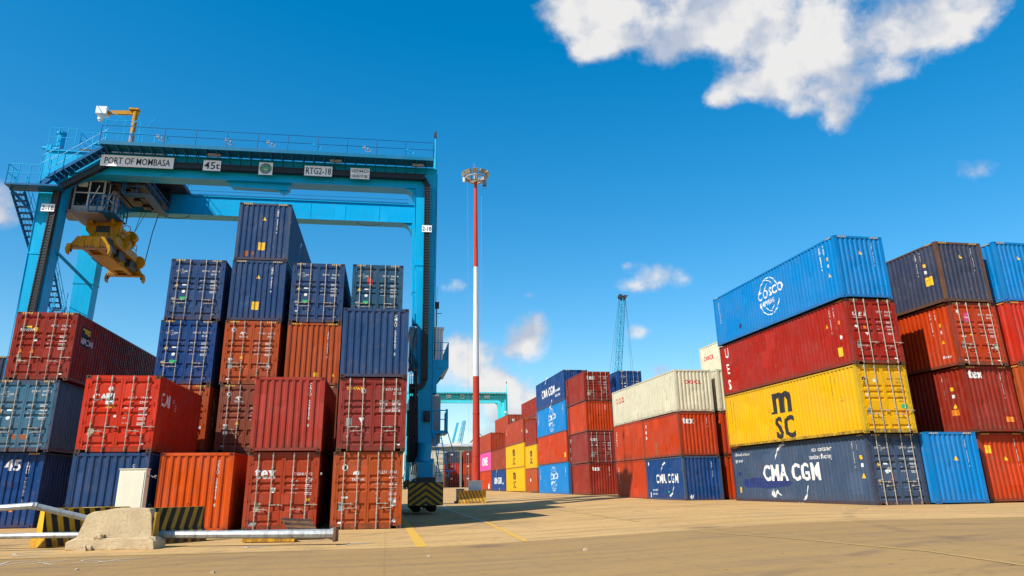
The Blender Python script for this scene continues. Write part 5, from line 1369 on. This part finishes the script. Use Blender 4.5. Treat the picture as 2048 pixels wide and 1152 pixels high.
    bl = MB(); bl.box(-.6, .96, 7.95, 1.05, 5.8, 8.42); bl.prism([(.0, 7.95), (.95, 7.95), (.35, 7.2), (.0, 7.2)], 'y', 1.0, 1.2); bl.prism([(.0, 7.95), (.95, 7.95), (.35, 7.2), (.0, 7.2)], 'y', 5.0, 5.2); bl.box(-.3, .96, 6.5, .35, 2.2, 7.2); bl.build('platform', blue, g)
    bl = MB(); rail(bl, [(.12, .98, 8.42), (1.02, .98, 8.42), (1.02, 5.7, 8.42)], 1.05, .022, .45); bl.build('handrail', blue, g)
    bl = MB(); bl.box(.10, .4, 4.15, .98, 2.4, 4.32); bl.box(-.1, .3, 3.9, .3, .6, 4.15); bl.box(.86, .3, 4.32, .98, .42, 5.5); bl.build('platform', blue, g)
    bl = MB(); rail(bl, [(.12, .32, 4.32), (.95, .32, 4.32), (.95, 2.3, 4.32)], 1.1, .024, .45); bl.tube((-.02, -.02, 5.42), (.95, .32, 5.42), .03); bl.build('handrail', blue, g)
    lad = MB()
    for dx in (0, .42): lad.tube((.12 + dx, .30, 4.3), (.55 + dx * 1.1, -.4, 1.75), .028)
    for k in range(9):
        f = (k + .5) / 9; lad.tube((.12 + .43 * f, .30 - .7 * f, 4.3 - 2.55 * f), (.54 + .47 * f, .30 - .7 * f, 4.3 - 2.55 * f), .016)
    lad.path([(.95, .3, 4.3), (1.28, -.1, 3.1), (1.30, -.4, 2.1), (.2, -.5, 2.0)], .026); lad.path([(.12, .3, 4.3), (.45, .0, 3.2), (.30, -.3, 1.7)], .026); lad.path([(.12, .3, 3.3), (1.28, -.1, 3.1)], .02)
    lad.build('access_stair', blue, g)
    # hoses, junction boxes and hydraulics on the leg
    hz = MB()
    for k in range(5):
        x = -1.22 + .10 * k; hz.path([(x, -.02 + .05 * (k % 2), 8.9 - .2 * k), (x - .03, -.05, 6.5), (x + .05, -.06, 4.4), (x + .10, -.02, 2.6), (x + .2, -.3, 1.9)], .026)
    hz.path([(-1.0, 0, 9.9), (-1.35, 0, 8.2), (-1.0, 0, 7.4)], .03); hz.tube((-.95, -.08, 6.0), (-.9, -.08, 7.6), .07)
    hz.box(-1.28, .1, 6.4, -.70, .5, 6.9); hz.box(-1.35, .0, 4.0, -.72, .5, 5.4); hz.box(-1.30, .1, 2.6, -.6, .9, 3.9)
    hz.build('hose_bundle', DARKM, g)
    hz = MB(); hz.box(-.42, -.16, 4.75, -.05, -.02, 5.35); hz.box(-.35, -.30, 4.85, -.12, -.16, 5.05); hz.build('junction_box', DARKM, g)
    hz = MB(); hz.prism([(-1.35, 7.6), (-.75, 7.9), (-.75, 8.9), (-.9, 9.2), (-1.2, 8.4)], 'y', .15, .6); hz.box(-1.2, .1, 10.4, -.7, .8, 11.0); hz.build('cable_reel_bracket', blue, g)
    hz = MB(); hz.tube((.16, -.15, 8.5), (.30, .9, 12.9), .012); hz.tube((.16, .5, 8.4), (.16, .5, 20.2), .02); hz.tube((.30, 1.2, 10.5), (.30, 1.2, 11.9), .035); hz.box(.20, 1.1, 11.6, .44, 1.3, 12.0); hz.tube((.3, 1.2, 11.3), (.62, 1.2, 11.3), .02); hz.build('lightning_wire', DARKM, g)
    tnk = MB(); tnk.tube((-.42, -.35, 2.6), (-.30, -.35, 3.55), .40, n=16); tnk.box(-.75, -.6, 1.75, .12, -.12, 2.6); tnk.build('slew_housing', blue, g)
    return g
rtg = make_rtg(CB, (-4.0, 42.0, 0.10), YL_, 'huge blue rubber tyred gantry crane marked PORT OF MOMBASA and 45t, spanning the left stacks')
rtg_far = make_rtg(CBF, (1.25, 168.0, 1.05), YL_, 'distant pale cyan gantry crane seen behind the mast', detail=False)

# spreader, hanging under the trolley
sp = thing('container_spreader', 'yellow container spreader with headblock hanging from the crane below the cab', 'container spreader', (-4.0, 42.0, 0.10), YL_)
mb = MB()
xc = -19.85
for s_ in (-.42, .42): mb.box(xc + s_ - .13, .7, 14.68, xc + s_ + .13, 6.9, 15.30)
mb.box(xc - .55, 2.2, 14.65, xc + .55, 5.4, 14.75)
for y in (1.0, 2.0, 5.0, 6.3): mb.box(xc - .54, y, 14.78, xc + .54, y + .15, 15.1)
mb.build('telescopic_frame', YELP, sp)
def endbeam(y, name='end_beam'):
    mb = MB(); mb.prism([(xc - 1.03, 14.64), (xc + 1.03, 14.64), (xc + 1.03, 14.86), (xc + .74, 15.34), (xc - .74, 15.34), (xc - 1.03, 14.86)], 'y', y, y + .42)
    eb = mb.build(name, YELP, sp)
    m2 = MB()
    for k in range(16):
        x = xc - 1.0 + k * .14
        if x + .14 < xc + 1.02: m2.add([(x, y - .004, 14.64), (x + .07, y - .004, 14.64), (x + .13, y - .004, 14.78), (x + .06, y - .004, 14.78)], [(0, 1, 2, 3)])
    m2.build('hazard_stripe', HAZ, eb)
    for s_ in (-1, 1):
        f = MB(); f.prism([(xc + s_ * .97, 14.85), (xc + s_ * 1.14, 14.82), (xc + s_ * 1.22, 14.50), (xc + s_ * 1.14, 14.24), (xc + s_ * 1.09, 14.26), (xc + s_ * 1.10, 14.50), (xc + s_ * 1.03, 14.66), (xc + s_ * .97, 14.64)], 'y', y - .18 if y < 3 else y + .15, y + .22 if y < 3 else y + .55)
        f.build('flipper', YELP, sp)
        f = MB(); f.tube((xc + s_ * 1.03, y + .2, 14.42), (xc + s_ * 1.03, y + .2, 14.62), .05); f.build('twistlock', DARKM, eb)
endbeam(.75); endbeam(6.6)
mb = MB(); mb.box(xc + .54, 1.4, 14.85, xc + .80, 2.6, 15.5); mb.box(xc + .54, 3.0, 14.8, xc + .85, 4.0, 15.35); mb.box(xc + .56, 5.0, 14.8, xc + .86, 6.2, 15.3); mb.tube((xc + .7, .9, 15.2), (xc + .7, 6.2, 15.2), .03); mb.tube((xc + .75, .9, 15.05), (xc + .75, 6.6, 15.0), .025); mb.box(xc - .86, 3.4, 14.8, xc - .54, 5.2, 15.4)
mb.build('hydraulic_pack', DARKM, sp)
hb = MB(); hb.prism([(xc - 1.0, 16.25), (xc - 1.0, 16.95), (xc - .75, 17.15), (xc + .75, 17.15), (xc + 1.0, 16.95), (xc + .95, 16.25), (xc + .55, 15.75), (xc - .55, 15.75)], 'y', 2.3, 2.55)
hb.prism([(xc - 1.0, 16.25), (xc - 1.0, 16.95), (xc - .75, 17.15), (xc + .75, 17.15), (xc + 1.0, 16.95), (xc + .95, 16.25), (xc + .55, 15.75), (xc - .55, 15.75)], 'y', 4.95, 5.2)
hb.box(xc - .85, 2.55, 15.9, xc + .85, 4.95, 16.7); hb.box(xc - 1.0, 1.95, 15.28, xc + 1.0, 5.6, 15.78); hb.box(xc - .35, 2.2, 15.55, xc + .35, 5.2, 16.1)
hbo = hb.build('headblock', YELP, sp)
m3 = MB(); m3.box(xc - .42, 2.285, 16.05, xc + .38, 2.298, 16.55); m3.box(xc - .3, 2.0, 15.62, xc + .3, 2.3, 15.70); m3.build('opening', DARKM, hbo)
m3 = MB()
for x in (xc - .6, xc + .6):
    for y in (2.05, 5.3): m3.tube((x - .06, y + .1, 16.9), (x + .06, y + .1, 16.9), .36, n=18)
m3.build('sheave', YELP, hbo)
m3 = MB(); m3.tube((xc + .95, 3.2, 15.75), (xc + .95, 3.5, 15.75), .36, n=20); m3.tube((xc + .9, 6.2, 15.45), (xc + .9, 6.4, 15.45), .42, n=20); m3.tube((xc + .95, 4.4, 16.6), (xc + .95, 4.9, 16.6), .25, n=12); m3.build('cable_drum', YELP, sp)
m3 = MB(); m3.torus((xc + 1.15, 2.7, 16.5), .25, .03, 'y', 16, 5); rail(m3, [(xc + .9, 1.95, 15.62), (xc + .9, 5.6, 15.62)], .75, .02, .9); m3.build('guard_hoop', YELP, sp)
m3 = MB()
for x, y, x2, y2 in ((xc - .6, 2.1, -20.2, 2.2), (xc + .6, 2.1, -18.0, 2.4), (xc + .6, 5.4, -17.5, 4.6), (xc - .6, 5.4, -20.3, 4.6), (xc + .65, 5.4, -18.3, 4.8), (xc + .62, 2.2, -18.7, 2.6)):
    m3.tube((x, y, 17.0), (x2, y2, 20.6), .018, n=5)
m3.path([(xc + 1.05, 7.0, 15.6), (xc + 1.6, 6.0, 17.5), (xc + 2.2, 5.2, 19.2)], .03, 5)
m3.build('hoist_rope', DARKM, sp)

# ================================================================ high mast light
MR = paint('mast_red', (0.50, 0.040, 0.018), 0.45, .5, .3); MW = paint('mast_white', (0.66, 0.66, 0.66), 0.45, .35, .2)
mx_, my_ = -2.13, 62.0
mz = zg(mx_, my_)
ms = thing('light_mast', 'tall red and white floodlight mast in the middle of the yard', 'light mast', (mx_, my_, mz))
H_ = 28.3; def_r = lambda z: .335 - (.335 - .14) * z / H_
for (z0, z1, mt) in ((0.3, 10.1, MR), (10.1, 19.8, MW), (19.8, H_, MR)):
    mb = MB(); n = 4
    for k in range(n):
        a, b_ = z0 + (z1 - z0) * k / n, z0 + (z1 - z0) * (k + 1) / n; mb.tube((0, 0, a), (0, 0, b_), def_r(a), def_r(b_), n=20)
    if z0 < 1:
        for z in (3.6, 7.0): mb.tube((0, 0, z - .05), (0, 0, z + .05), def_r(z) + .02, n=20)
    mb.build('mast_section', mt, ms, smooth=True)
mb = MB(); mb.tube((0, 0, 0), (0, 0, .3), .55, n=20)
for i in range(12): a = i * math.pi / 6; mb.tube((.47 * math.cos(a), .47 * math.sin(a), .3), (.47 * math.cos(a), .47 * math.sin(a), .42), .025)
mb.build('base_flange', GALV, ms)
hd = MB(); hd.torus((0, 0, H_ + .05), 1.0, .07, 'z', 28, 6); hd.torus((0, 0, H_ - .25), .55, .05, 'z', 20, 6); hd.tube((0, 0, H_ - .3), (0, 0, H_ + .55), .19, n=14)
for i in range(8): a = i * math.pi / 4; hd.tube((.15 * math.cos(a), .15 * math.sin(a), H_ - .2), (1.0 * math.cos(a), 1.0 * math.sin(a), H_ + .05), .035)
hd.tube((-.1, 0, H_ + .5), (-.15, 0, H_ + 1.6), .015); hd.build('head_frame', GALV, ms)
LAMP = plain('floodlight_glass', (0.34, 0.30, 0.16), 0.25)
for i in range(10):
    a = R(18 + i * 36); cx_, cy_ = 1.12 * math.cos(a), 1.12 * math.sin(a)
    f = MB(); f.box(-.27, -.10, -.22, .27, .10, .22); o = f.build('floodlight', GREYP, ms); o.location = (cx_, cy_, H_ + .42); o.rotation_euler = (R(28), 0, a - math.pi / 2 + math.pi)
    f = MB(); 
    for sx_ in (-.13, .13): f.box(sx_ - .11, -.108, -.18, sx_ + .11, -.102, .18)
    f.build('lamp_glass', LAMP, o)
for s_, (x, y) in enumerate(((-1.05, -.5), (.85, -.7), (-.35, -1.0))):
    f = MB(); f.tube((x, y, H_ - .45), (x, y, H_ - .05), .12 if s_ == 0 else .05, n=12)
    if s_ == 1: f.box(x - .2, y - .15, H_ - .95, x + .15, y + .15, H_ - .5); f.tube((x - .1, y, H_ - .9), (x - .2, y, H_ - 1.3), .03); f.tube((x + .1, y, H_ - .9), (x + .12, y, H_ - 1.4), .02)
    f.build('camera', WHITEP if s_ == 0 else DARKM, ms)
f = MB(); f.tube((.55, -.1, H_ - .3), (.42, -.3, 12), .012, n=4); f.tube((-.75, 0, H_ - .3), (-.62, -.3, .6), .010, n=4); f.tube((.42, -.3, 12), (.36, -.35, 10.2), .012, n=4); f.build('winch_cable', GREYP, ms)
mcab = thing('mast_cabinet', 'light grey control cabinet at the foot of the mast', 'cabinet', (mx_ - .15, my_ - .95, mz))
MB().box(-.42, -.3, .18, .62, .3, 1.62).build('housing', WHITEP, mcab); MB().box(-.46, -.34, 1.62, .66, .34, 1.68).build('cover', WHITEP, mcab); MB().box(-.36, -.312, .26, .56, -.303, 1.54).build('door', GREYP if False else WHITEP, mcab); MB().box(-.5, -.36, 0, .7, .36, .18).build('plinth', plain('plinth_concrete', (.32, .30, .27), .9), mcab)
gcab = thing('junction_cabinet', 'small dark grey box left of the mast foot behind the striped barrier', 'cabinet', (-3.35, 60.6, zg(-3.3, 60.6)))
MB().box(-.32, -.2, .1, .30, .2, 1.05).build('housing', GREYP, gcab); MB().box(-.45, -.5, 0, .1, -.2, .18).build('plinth', DARKM, gcab); MB().box(-.35, -.23, 1.05, .33, .23, 1.10).build('cover', GREYP, gcab)

# ================================================================ barriers
YB = paint('barrier_yellow', (0.68, 0.34, 0.012), 0.6, .7, .1, bump=.5)
YBD = paint('barrier_dirty_yellow', (0.40, 0.23, 0.03), 0.7, 1.0, .3, bump=.6)
BKB = paint('barrier_black', (0.022, 0.018, 0.014), 0.6, .9, .2, bump=.5)
BPROF = [(-.34, 0), (-.34, .12), (-.30, .24), (-.14, .38), (-.095, .92), (.095, .92), (.14, .38), (.30, .24), (.34, .12), (.34, 0)]
def barrier(x, y, rz, L, label, endmat=YB, stripes=True, slope=.22, w=.16, gap=.16, H=1.0, sides=(0, 1), smat=None, group=None):
    """concrete jersey barrier running along local x, painted stripes wrapped on both long faces"""
    g = thing('road_barrier', label, 'barrier', (x, y, zg(x, y)), rz, group)
    mb = MB(); pr = [(a, b_ * H) for a, b_ in BPROF]
    mb.prism(pr, 'x', 0, L)
    mb.build('body', endmat, g)
    if stripes:
        st_ = MB()
        for sgn in (-1, 1):
            x0 = .06
            while x0 < L - .05:
                # wrapped stripe from the foot to the top
                lv = [(.345, .02, 0), (.345, .12, .05), (.305, .24, .10), (.145, .385, .20), (.10, .915, 1)]
                def Xs(t_): return slope * t_
                rows_ = []
                for yy, zz, _ in lv:
                    t_ = zz / .92; a = max(0.0, min(L, x0 + Xs(t_))); b_ = max(0.0, min(L, x0 + w + Xs(t_))); rows_.append((a, b_, yy, zz * H))
                for (a0, b0, y0, z0), (a1, b1, y1, z1) in zip(rows_, rows_[1:]):
                    if b0 - a0 > .005 or b1 - a1 > .005:
                        o = .004
                        st_.add([(a0, sgn * (y0 + o), z0), (b0, sgn * (y0 + o), z0), (b1, sgn * (y1 + o), z1), (a1, sgn * (y1 + o), z1)], [(0, 1, 2, 3)])
                x0 += w + gap
        st_.build('stripes', smat or BKB, g)
    hk = MB()
    for x0 in (L * .25, L * .78): hk.path([(x0, 0, .90 * H), (x0 - .04, 0, .98 * H), (x0, 0, 1.02 * H), (x0 + .05, 0, .98 * H), (x0 + .04, 0, .90 * H)], .008, 5)
    hk.build('lifting_hook', DARKM, g)
    return g
barrier(-11.98, 20.05, R(60), 2.4, 'yellow and black striped barrier with its bright yellow end facing the viewer, at far left', endmat=YB, slope=-.22, w=.15, gap=.15, H=1.02)
barrier(-13.05, 22.0, R(52), 1.9, 'striped barrier lying across behind the yellow ended one, under the bent pipe', endmat=YBD, slope=-.25, H=1.0)
barrier(-9.80, 20.25, R(56), 2.15, 'striped barrier with worn paint right of the broken concrete block', endmat=YBD, slope=.28, w=.14, gap=.13, H=1.0)
barrier(-3.45, 60.05, R(2), 2.15, 'yellow and black barrier at the foot of the light mast', endmat=YB, slope=-.42, w=.12, gap=.15, H=1.05, smat=plain('stripe_brown', (.20, .12, .03), .6))

# broken concrete block in front
CONC, nt, b = mat_nodes('broken_concrete'); t = NT(nt); tc_ = t.N('ShaderNodeTexCoord'); V = tc_.outputs['Object']
n1 = t.noise(V, 2.2, 5, .6); n2 = t.noise(V, 14, 8, .7); n3 = t.noise(V, 60, 6, .7)
c_ = t.mix(t.ramp(n1, .35, .65), (.58, .44, .25), (.47, .345, .19)); c_ = t.mix(t.ramp(n2, .50, .72, 0, .5), c_, (.24, .175, .11)); c_ = t.mix(t.ramp(n3, .35, .75, 0, .35), c_, (.56, .46, .33))
t.L(c_, b.inputs['Base Color']); b.inputs['Roughness'].default_value = .95
bp = t.N('ShaderNodeBump'); bp.inputs['Strength'].default_value = .8; bp.inputs['Distance'].default_value = .02; t.L(t.math('ADD', n2, t.math('MULTIPLY', n3, .5)), bp.inputs['Height']); t.L(bp.outputs[0], b.inputs['Normal'])
def noisy_hull(polyfn, name, mat, parent, sub=3, amp=.02, seed=0, edge=.05, ext=('x', 0, 1), bot=True):
    mb = MB().prism(polyfn, *ext); me = mb.mesh(name, mat)
    bm = bmesh.new(); bm.from_mesh(me)
    bmesh.ops.remove_doubles(bm, verts=bm.verts, dist=1e-5)
    bmesh.ops.triangulate(bm, faces=[f for f in bm.faces if len(f.verts) > 4])
    for _ in range(sub): bmesh.ops.subdivide_edges(bm, edges=[e for e in bm.edges if e.calc_length() > .05], cuts=1, use_grid_fill=True)
    from mathutils import noise as mn
    for v_ in bm.verts:
        p = v_.co; q = Vector((p.x + seed, p.y, p.z))
        d = mn.noise_vector(q * 3.1) * amp * .8 + mn.noise_vector(q * 9.0) * amp * .7 + mn.noise_vector(q * 24) * amp * .45
        # crumbled edges: vertices on sharp borders are pulled in more
        if any(e.calc_face_angle(0) > .5 for e in v_.link_edges): d += -v_.normal * abs(mn.noise(q * 6)) * edge
        if p.z < .01: d.z = 0
        v_.co += d
    bm.to_mesh(me); bm.free()
    return obj(name, me, parent)
cbk = thing('concrete_block', 'broken bare concrete barrier block with crumbled foot in the left foreground', 'concrete block', (-10.62, 19.10, zg(-10, 19.3)), R(1.5))
noisy_hull([(.0, .0), (2.06, .0), (2.08, .16), (2.03, .27), (1.93, .30), (1.86, .80), (1.80, .93), (1.30, .965), (.95, .955), (.72, .91), (.42, .88), (.28, .80), (.14, .40), (.10, .29), (-.02, .24), (-.05, .10)], 'block', CONC, cbk, 4, .004, 3.0, .022, ('y', .08, .42))
noisy_hull([(-.06, .0), (2.10, .0), (2.08, .18), (1.95, .27), (.10, .26), (-.04, .20)], 'foot', CONC, cbk, 4, .007, 9.0, .035, ('y', -.10, .62))
MB().prism([(.09, .26), (.43, .26), (.36, .84), (.16, .84)], 'x', 1.905, 1.955).build('painted_end', YBD, cbk)
for k, (x, y, s_) in enumerate(((.72, -.02, .10), (.45, -.16, .11), (.58, -.14, .08))):
    st_ = noisy_hull([(-s_, -s_ * .6), (s_, -s_ * .6), (s_ * .9, s_ * .5), (-s_ * .7, s_ * .6)], 'loose_stone', CONC, None, 2, .03, 5.0 + k, .05, ('y', -s_, s_))
    st_.location = (-10.62 + x, 19.10 + y, zg(-10, 19.3) + (.31 if k == 0 else .06)); st_['label'] = ('grey stone lying on the foot of the concrete block', 'larger broken lump at the left corner of the concrete block', 'smaller broken lump beside the left corner of the concrete block')[k]; st_['category'] = 'stone'; st_['group'] = 'loose stones by the concrete block'

# leaning cream cabinet and the low cream box behind the block
CREAM = plain('cream_cabinet_paint', (0.80, 0.74, 0.56), 0.5, var=.08, scale=3)
kb = thing('utility_cabinet', 'cream utility cabinet standing behind the concrete block', 'cabinet', (-11.58, 22.95, .02), R(8))
MB().box(0, 0, .22, .76, .36, 1.96).build('housing', CREAM, kb); MB().box(-.02, -.02, 1.96, .78, .38, 1.985).build('cover', CREAM, kb); MB().box(.04, -.016, .30, .72, -.004, 1.90).build('door', CREAM, kb)
MB().box(-.05, -.05, 0, .81, .41, .22).build('plinth', plain('plinth_concrete', (.32, .30, .27), .9), kb)
f = MB(); f.path([(.76, .18, 1.75), (.88, .15, 1.78), (.93, .12, 1.73), (1.02, .15, 1.77), (.98, .2, 1.70)], .018); f.build('cable_clamp', GALV, kb)
lb = thing('low_box', 'low cream box lid left of the utility cabinet', 'box', (-12.32, 22.6, .02), R(8)); MB().box(0, 0, .0, .62, .4, .86).build('housing', CREAM, lb); MB().box(-.02, -.02, .86, .64, .42, .89).build('lid', CREAM, lb)

# fallen lamp posts
PIPE = paint('galvanised_pipe', (0.36, 0.38, 0.38), 0.45, .9, .5, .25, bump=.3)
pp = thing('fallen_pole', 'long grey steel pole lying near the ground, its flange near the orange brown container', 'steel pole', (0, 0, 0))
mb = MB(); P_ = [(-14.6, 19.72, .30), (-11.4, 19.74, .315), (-8.7, 19.76, .295), (-4.28, 19.78, .262)]
for k in range(3): mb.tube(P_[k], P_[k + 1], (.062, .070, .085)[k], (.070, .085, .115)[k], n=8)
mb.build('shaft', PIPE, pp)
mb = MB(); mb.box(-4.28, 19.60, .08, -4.22, 19.96, .43)
mb.build('base_flange', paint('rusty_flange', (.22, .10, .05), .7, .9, .9), pp)
mb = MB()
for dz in (-.1, .1): mb.prism([(-4.50, .262 + dz * .9), (-4.28, .262 + dz * .9), (-4.28, .262 + dz * 1.7)], 'y', 19.77, 19.79)
mb.build('gusset', PIPE, pp)
bp_ = thing('bent_rail', 'bent grey steel rail leaning over the yellow ended barrier', 'steel rail', (0, 0, 0))
mb = MB(); mb.tube((-14.5, 18.4, .86), (-11.45, 18.75, 1.05), .075, n=8); mb.tube((-11.47, 18.74, 1.05), (-10.15, 19.62, .62), .075, .07, n=8); mb.tube((-11.55, 18.76, 1.045), (-11.38, 18.79, 1.035), .083, n=8); mb.build('shaft', PIPE, bp_)
# support blocks under the lying pole so that it does not hover
sb = thing('timber_chock', 'timber chock under the lying pole at the left edge', 'timber', (-13.9, 19.73, 0)); MB().box(-.15, -.2, 0, .15, .2, .24).build('block', plain('old_timber', (.20, .13, .07), .9), sb)

# fallen striped boards in front of the tex container
def board(pts, mat1, mat2, label, th=.05, n=7, cat='board'):
    """flat striped plank given by its four top corners"""
    a, b_, c_, d_ = [Vector(p) for p in pts]; nn = (b_ - a).cross(d_ - a).normalized() * th
    if nn.z > 0: nn = -nn
    g = thing('striped_board', label, cat, tuple(a), 0)
    o = a.copy(); P4 = [p - o for p in (a, b_, c_, d_)]
    mb = MB(); mb.add(P4 + [p + nn for p in P4], [(0, 1, 2, 3), (7, 6, 5, 4), (0, 4, 5, 1), (1, 5, 6, 2), (2, 6, 7, 3), (3, 7, 4, 0)]); mb.build('panel', mat1, g)
    st_ = MB(); e_ = -nn.normalized() * .004
    for k in range(n):
        if k % 2: continue
        f0, f1 = k / n, (k + 1) / n
        st_.add([P4[0].lerp(P4[3], f0) + e_, P4[1].lerp(P4[2], f0) + e_, P4[1].lerp(P4[2], f1) + e_, P4[0].lerp(P4[3], f1) + e_], [(0, 1, 2, 3)])
        st_.add([P4[0].lerp(P4[3], f0) + nn - e_, P4[1].lerp(P4[2], f0) + nn - e_, P4[1].lerp(P4[2], f1) + nn - e_, P4[0].lerp(P4[3], f1) + nn - e_], [(0, 1, 2, 3)])
    st_.build('stripes', mat2, g)
    return g
BRN = paint('board_brown', (0.22, 0.10, 0.03), .6, .8, .4)
board([(-6.35, 22.1, .58), (-5.55, 22.3, .52), (-5.10, 21.85, .10), (-5.90, 21.65, .16)], BRN, BKB, 'brown and black striped board fallen against the tex container doors')
MB_ = MB().box(-.12, -.12, 0, .12, .12, .30)
pc = thing('barrier_fragment', 'small broken wedge propping the fallen striped board', 'rubble', (-5.9, 22.1, 0)); MB_.build('lump', CONC, pc)
board([(-7.0, 20.9, .14), (-5.6, 20.9, .14), (-5.6, 21.3, .12), (-7.0, 21.3, .12)], YB, BKB, 'yellow and black kerb piece lying on the ground beneath the grey pole', .12, 5)

# ================================================================ background: harbour crane, quay cranes, shed, ship
def lattice(mb, p, q, w0, w1, n, r=.05, depth=None):
    p = Vector(p); q = Vector(q); d = (q - p).normalized(); a = d.orthogonal().normalized(); b_ = d.cross(a)
    def ring(f):
        c_ = p.lerp(q, f); w = (w0 + (w1 - w0) * f) / 2
        return [c_ + a * w * i + b_ * w * j for i, j in ((-1,-1),(1,-1),(1,1),(-1,1))]
    prev = ring(0)
    for k in range(1, n + 1):
        cur = ring(k / n)
        for i in range(4):
            mb.tube(prev[i], cur[i], r, n=5); mb.tube(prev[i], cur[(i + 1) % 4], r * .6, n=4) if k % 2 else mb.tube(prev[(i + 1) % 4], cur[i], r * .6, n=4); mb.tube(cur[i], cur[(i + 1) % 4], r * .5, n=4)
        prev = cur
HB = paint('harbour_crane_blue', (0.03, 0.36, 0.52), .5, .4, .2)
hc = thing('harbour_crane', 'tall blue lattice boom of a harbour crane rising behind the stacks', 'harbour crane', (0, 0, 0))
mb = MB(); lattice(mb, (16.1, 110, 5.0), (19.05, 110, 28.9), .88, .62, 26, .05); mb.build('boom', HB, hc)
mb = MB(); mb.box(18.7, 109.6, 28.7, 19.45, 110.4, 29.3); mb.tube((18.7, 109.5, 29.2), (18.7, 110.5, 29.2), .33, n=14); mb.tube((19.4, 109.5, 29.1), (19.4, 110.5, 29.1), .28, n=14); mb.tube((19.4, 110, 29.2), (19.95, 110, 29.4), .08); mb.build('boom_head', DARKM, hc)
mb = MB()
for dx, yb in ((-3.4, 109.6), (-3.9, 110.4)): mb.tube((18.6, yb, 29.1), (18.6 + dx, yb, 8), .022, n=4)
for dx in (.5, 1.1): mb.tube((19.5, 110, 29.1), (19.3 + dx, 110.2, 8), .02, n=4)
mb.build('hoist_rope', DARKM, hc)
mb = MB(); mb.box(12.8, 108.3, 1.8, 17.4, 112, 4.2); mb.box(13.8, 109, 4.2, 15.4, 111, 7.0); mb.box(12, 107.8, zg(14, 110) - .1, 18.5, 112.6, 1.8); mb.build('carriage', HB, hc)
for k, (x0, x1, lab) in enumerate(((-19.9, -17.7, 'far blue quay crane boom raised beside the crane stairs, left of the pair'), (-17.0, -15.1, 'far blue quay crane boom raised, right of the pair'))):
    q = thing('quay_crane', lab, 'quay crane', (0, 0, 0), group='raised quay crane booms on the skyline')
    mb = MB(); mb.beam((x0 - .3, 300, 16), (x1, 300, 25.9), .9, .9) if k == 0 else lattice(mb, (x0 - .3, 300, 16), (x1, 300, 26.6), 1.3, .9, 10, .12); mb.build('boom', HB, q)
    mb = MB(); mb.box(x0 - 2.2, 298, 14.5, x0 + 1.8, 303, 16.6)
    for dx in (-2, 1.4): mb.box(x0 + dx - .3, 299, zg(-18, 300) - .1, x0 + dx + .3, 299.8, 14.5)
    mb.build('portal', HB, q)
q = thing('derrick', 'thin grey derrick arms on the ship behind the mast', 'derrick', (0, 0, 0)); mb = MB(); mb.tube((-14.6, 290, 14.6), (-9.0, 290, 21.2), .22); mb.tube((-9.0, 290, 21.2), (-6.0, 290, 18.0), .12); mb.tube((-12.5, 290, 14.6), (-8.6, 290, 18.0), .15); mb.box(-15.2, 289, 1.9, -14, 291, 14.8); mb.build('arm', DARKM, q)
sh = thing('warehouse', 'low grey green warehouse at the far end of the yard behind the mast', 'warehouse', (0, 0, 0), 0)
SHM = plain('shed_cladding', (0.20, 0.23, 0.20), .7, var=.15, scale=.4)
mb = MB(); mb.box(-34, 262, zg(0, 262) - .2, 14, 300, 14.6)
k_ = -34
while k_ < 14: mb.box(k_, 261.9, 1.5, k_ + .25, 262, 14.4); k_ += 1.2
mb.build('wall', SHM, sh)
MB().prism([(261, 14.6), (301, 14.6), (281, 16.6)], 'x', -35, 15).build('roof', plain('shed_roof', (.42, .42, .40), .6), sh)
mb = MB(); mb.box(-18.6, 261.2, 14.9, -14.2, 262.2, 15.9); mb.box(-12.2, 261.2, 15.2, -3, 262.2, 15.8); mb.build('fascia', plain('shed_fascia', (.60, .58, .54), .6), sh)
tl = thing('tree_line', 'low dark tree line beyond the stacks on the horizon', 'trees', (0, 0, 0)); tl['kind'] = 'stuff'
rnd = random.Random(5); mb = MB()
for k in range(2600):
    x = rnd.uniform(-260, 330); y = rnd.uniform(420, 450); z = 1.5 + rnd.random() ** 1.3 * (7 + 3 * math.sin(x * .05)); s_ = rnd.uniform(.5, 1.5)
    a = Vector((rnd.uniform(-1, 1), rnd.uniform(-1, 1), rnd.uniform(-1, 1))).normalized() * s_; b_ = a.orthogonal().normalized() * s_ * .7
    c0 = Vector((x, y, z)); mb.add([c0 - a, c0 + b_, c0 + a, c0 - b_], [(0, 1, 2, 3)])
mb.build('crowns', plain('tree_foliage', (.035, .06, .02), .8, var=.5, scale=.3), tl)
# little debris on the yard
rnd = random.Random(11)
for k in range(7):
    x, y = [(-5.0, 13.6), (-1.5, 15.7), (1.6, 15.3), (12.9, 29.2), (13.2, 27.8), (16.2, 28.1), (-7.8, 14.4)][k]
    s_ = rnd.uniform(.025, .05); st_ = noisy_hull([(-s_, -s_ * .5), (s_, -s_ * .5), (s_ * .8, s_ * .5), (-s_ * .7, s_ * .4)], 'pebble', CONC, None, 1, .01, k, .01, ('y', -s_, s_))
    st_.location = (x, y, zg(x, y) + s_ * .4); st_['category'] = 'stone'; st_['group'] = 'scattered pebbles on the yard'; st_['label'] = 'small pebble lying on the bare yard surface'
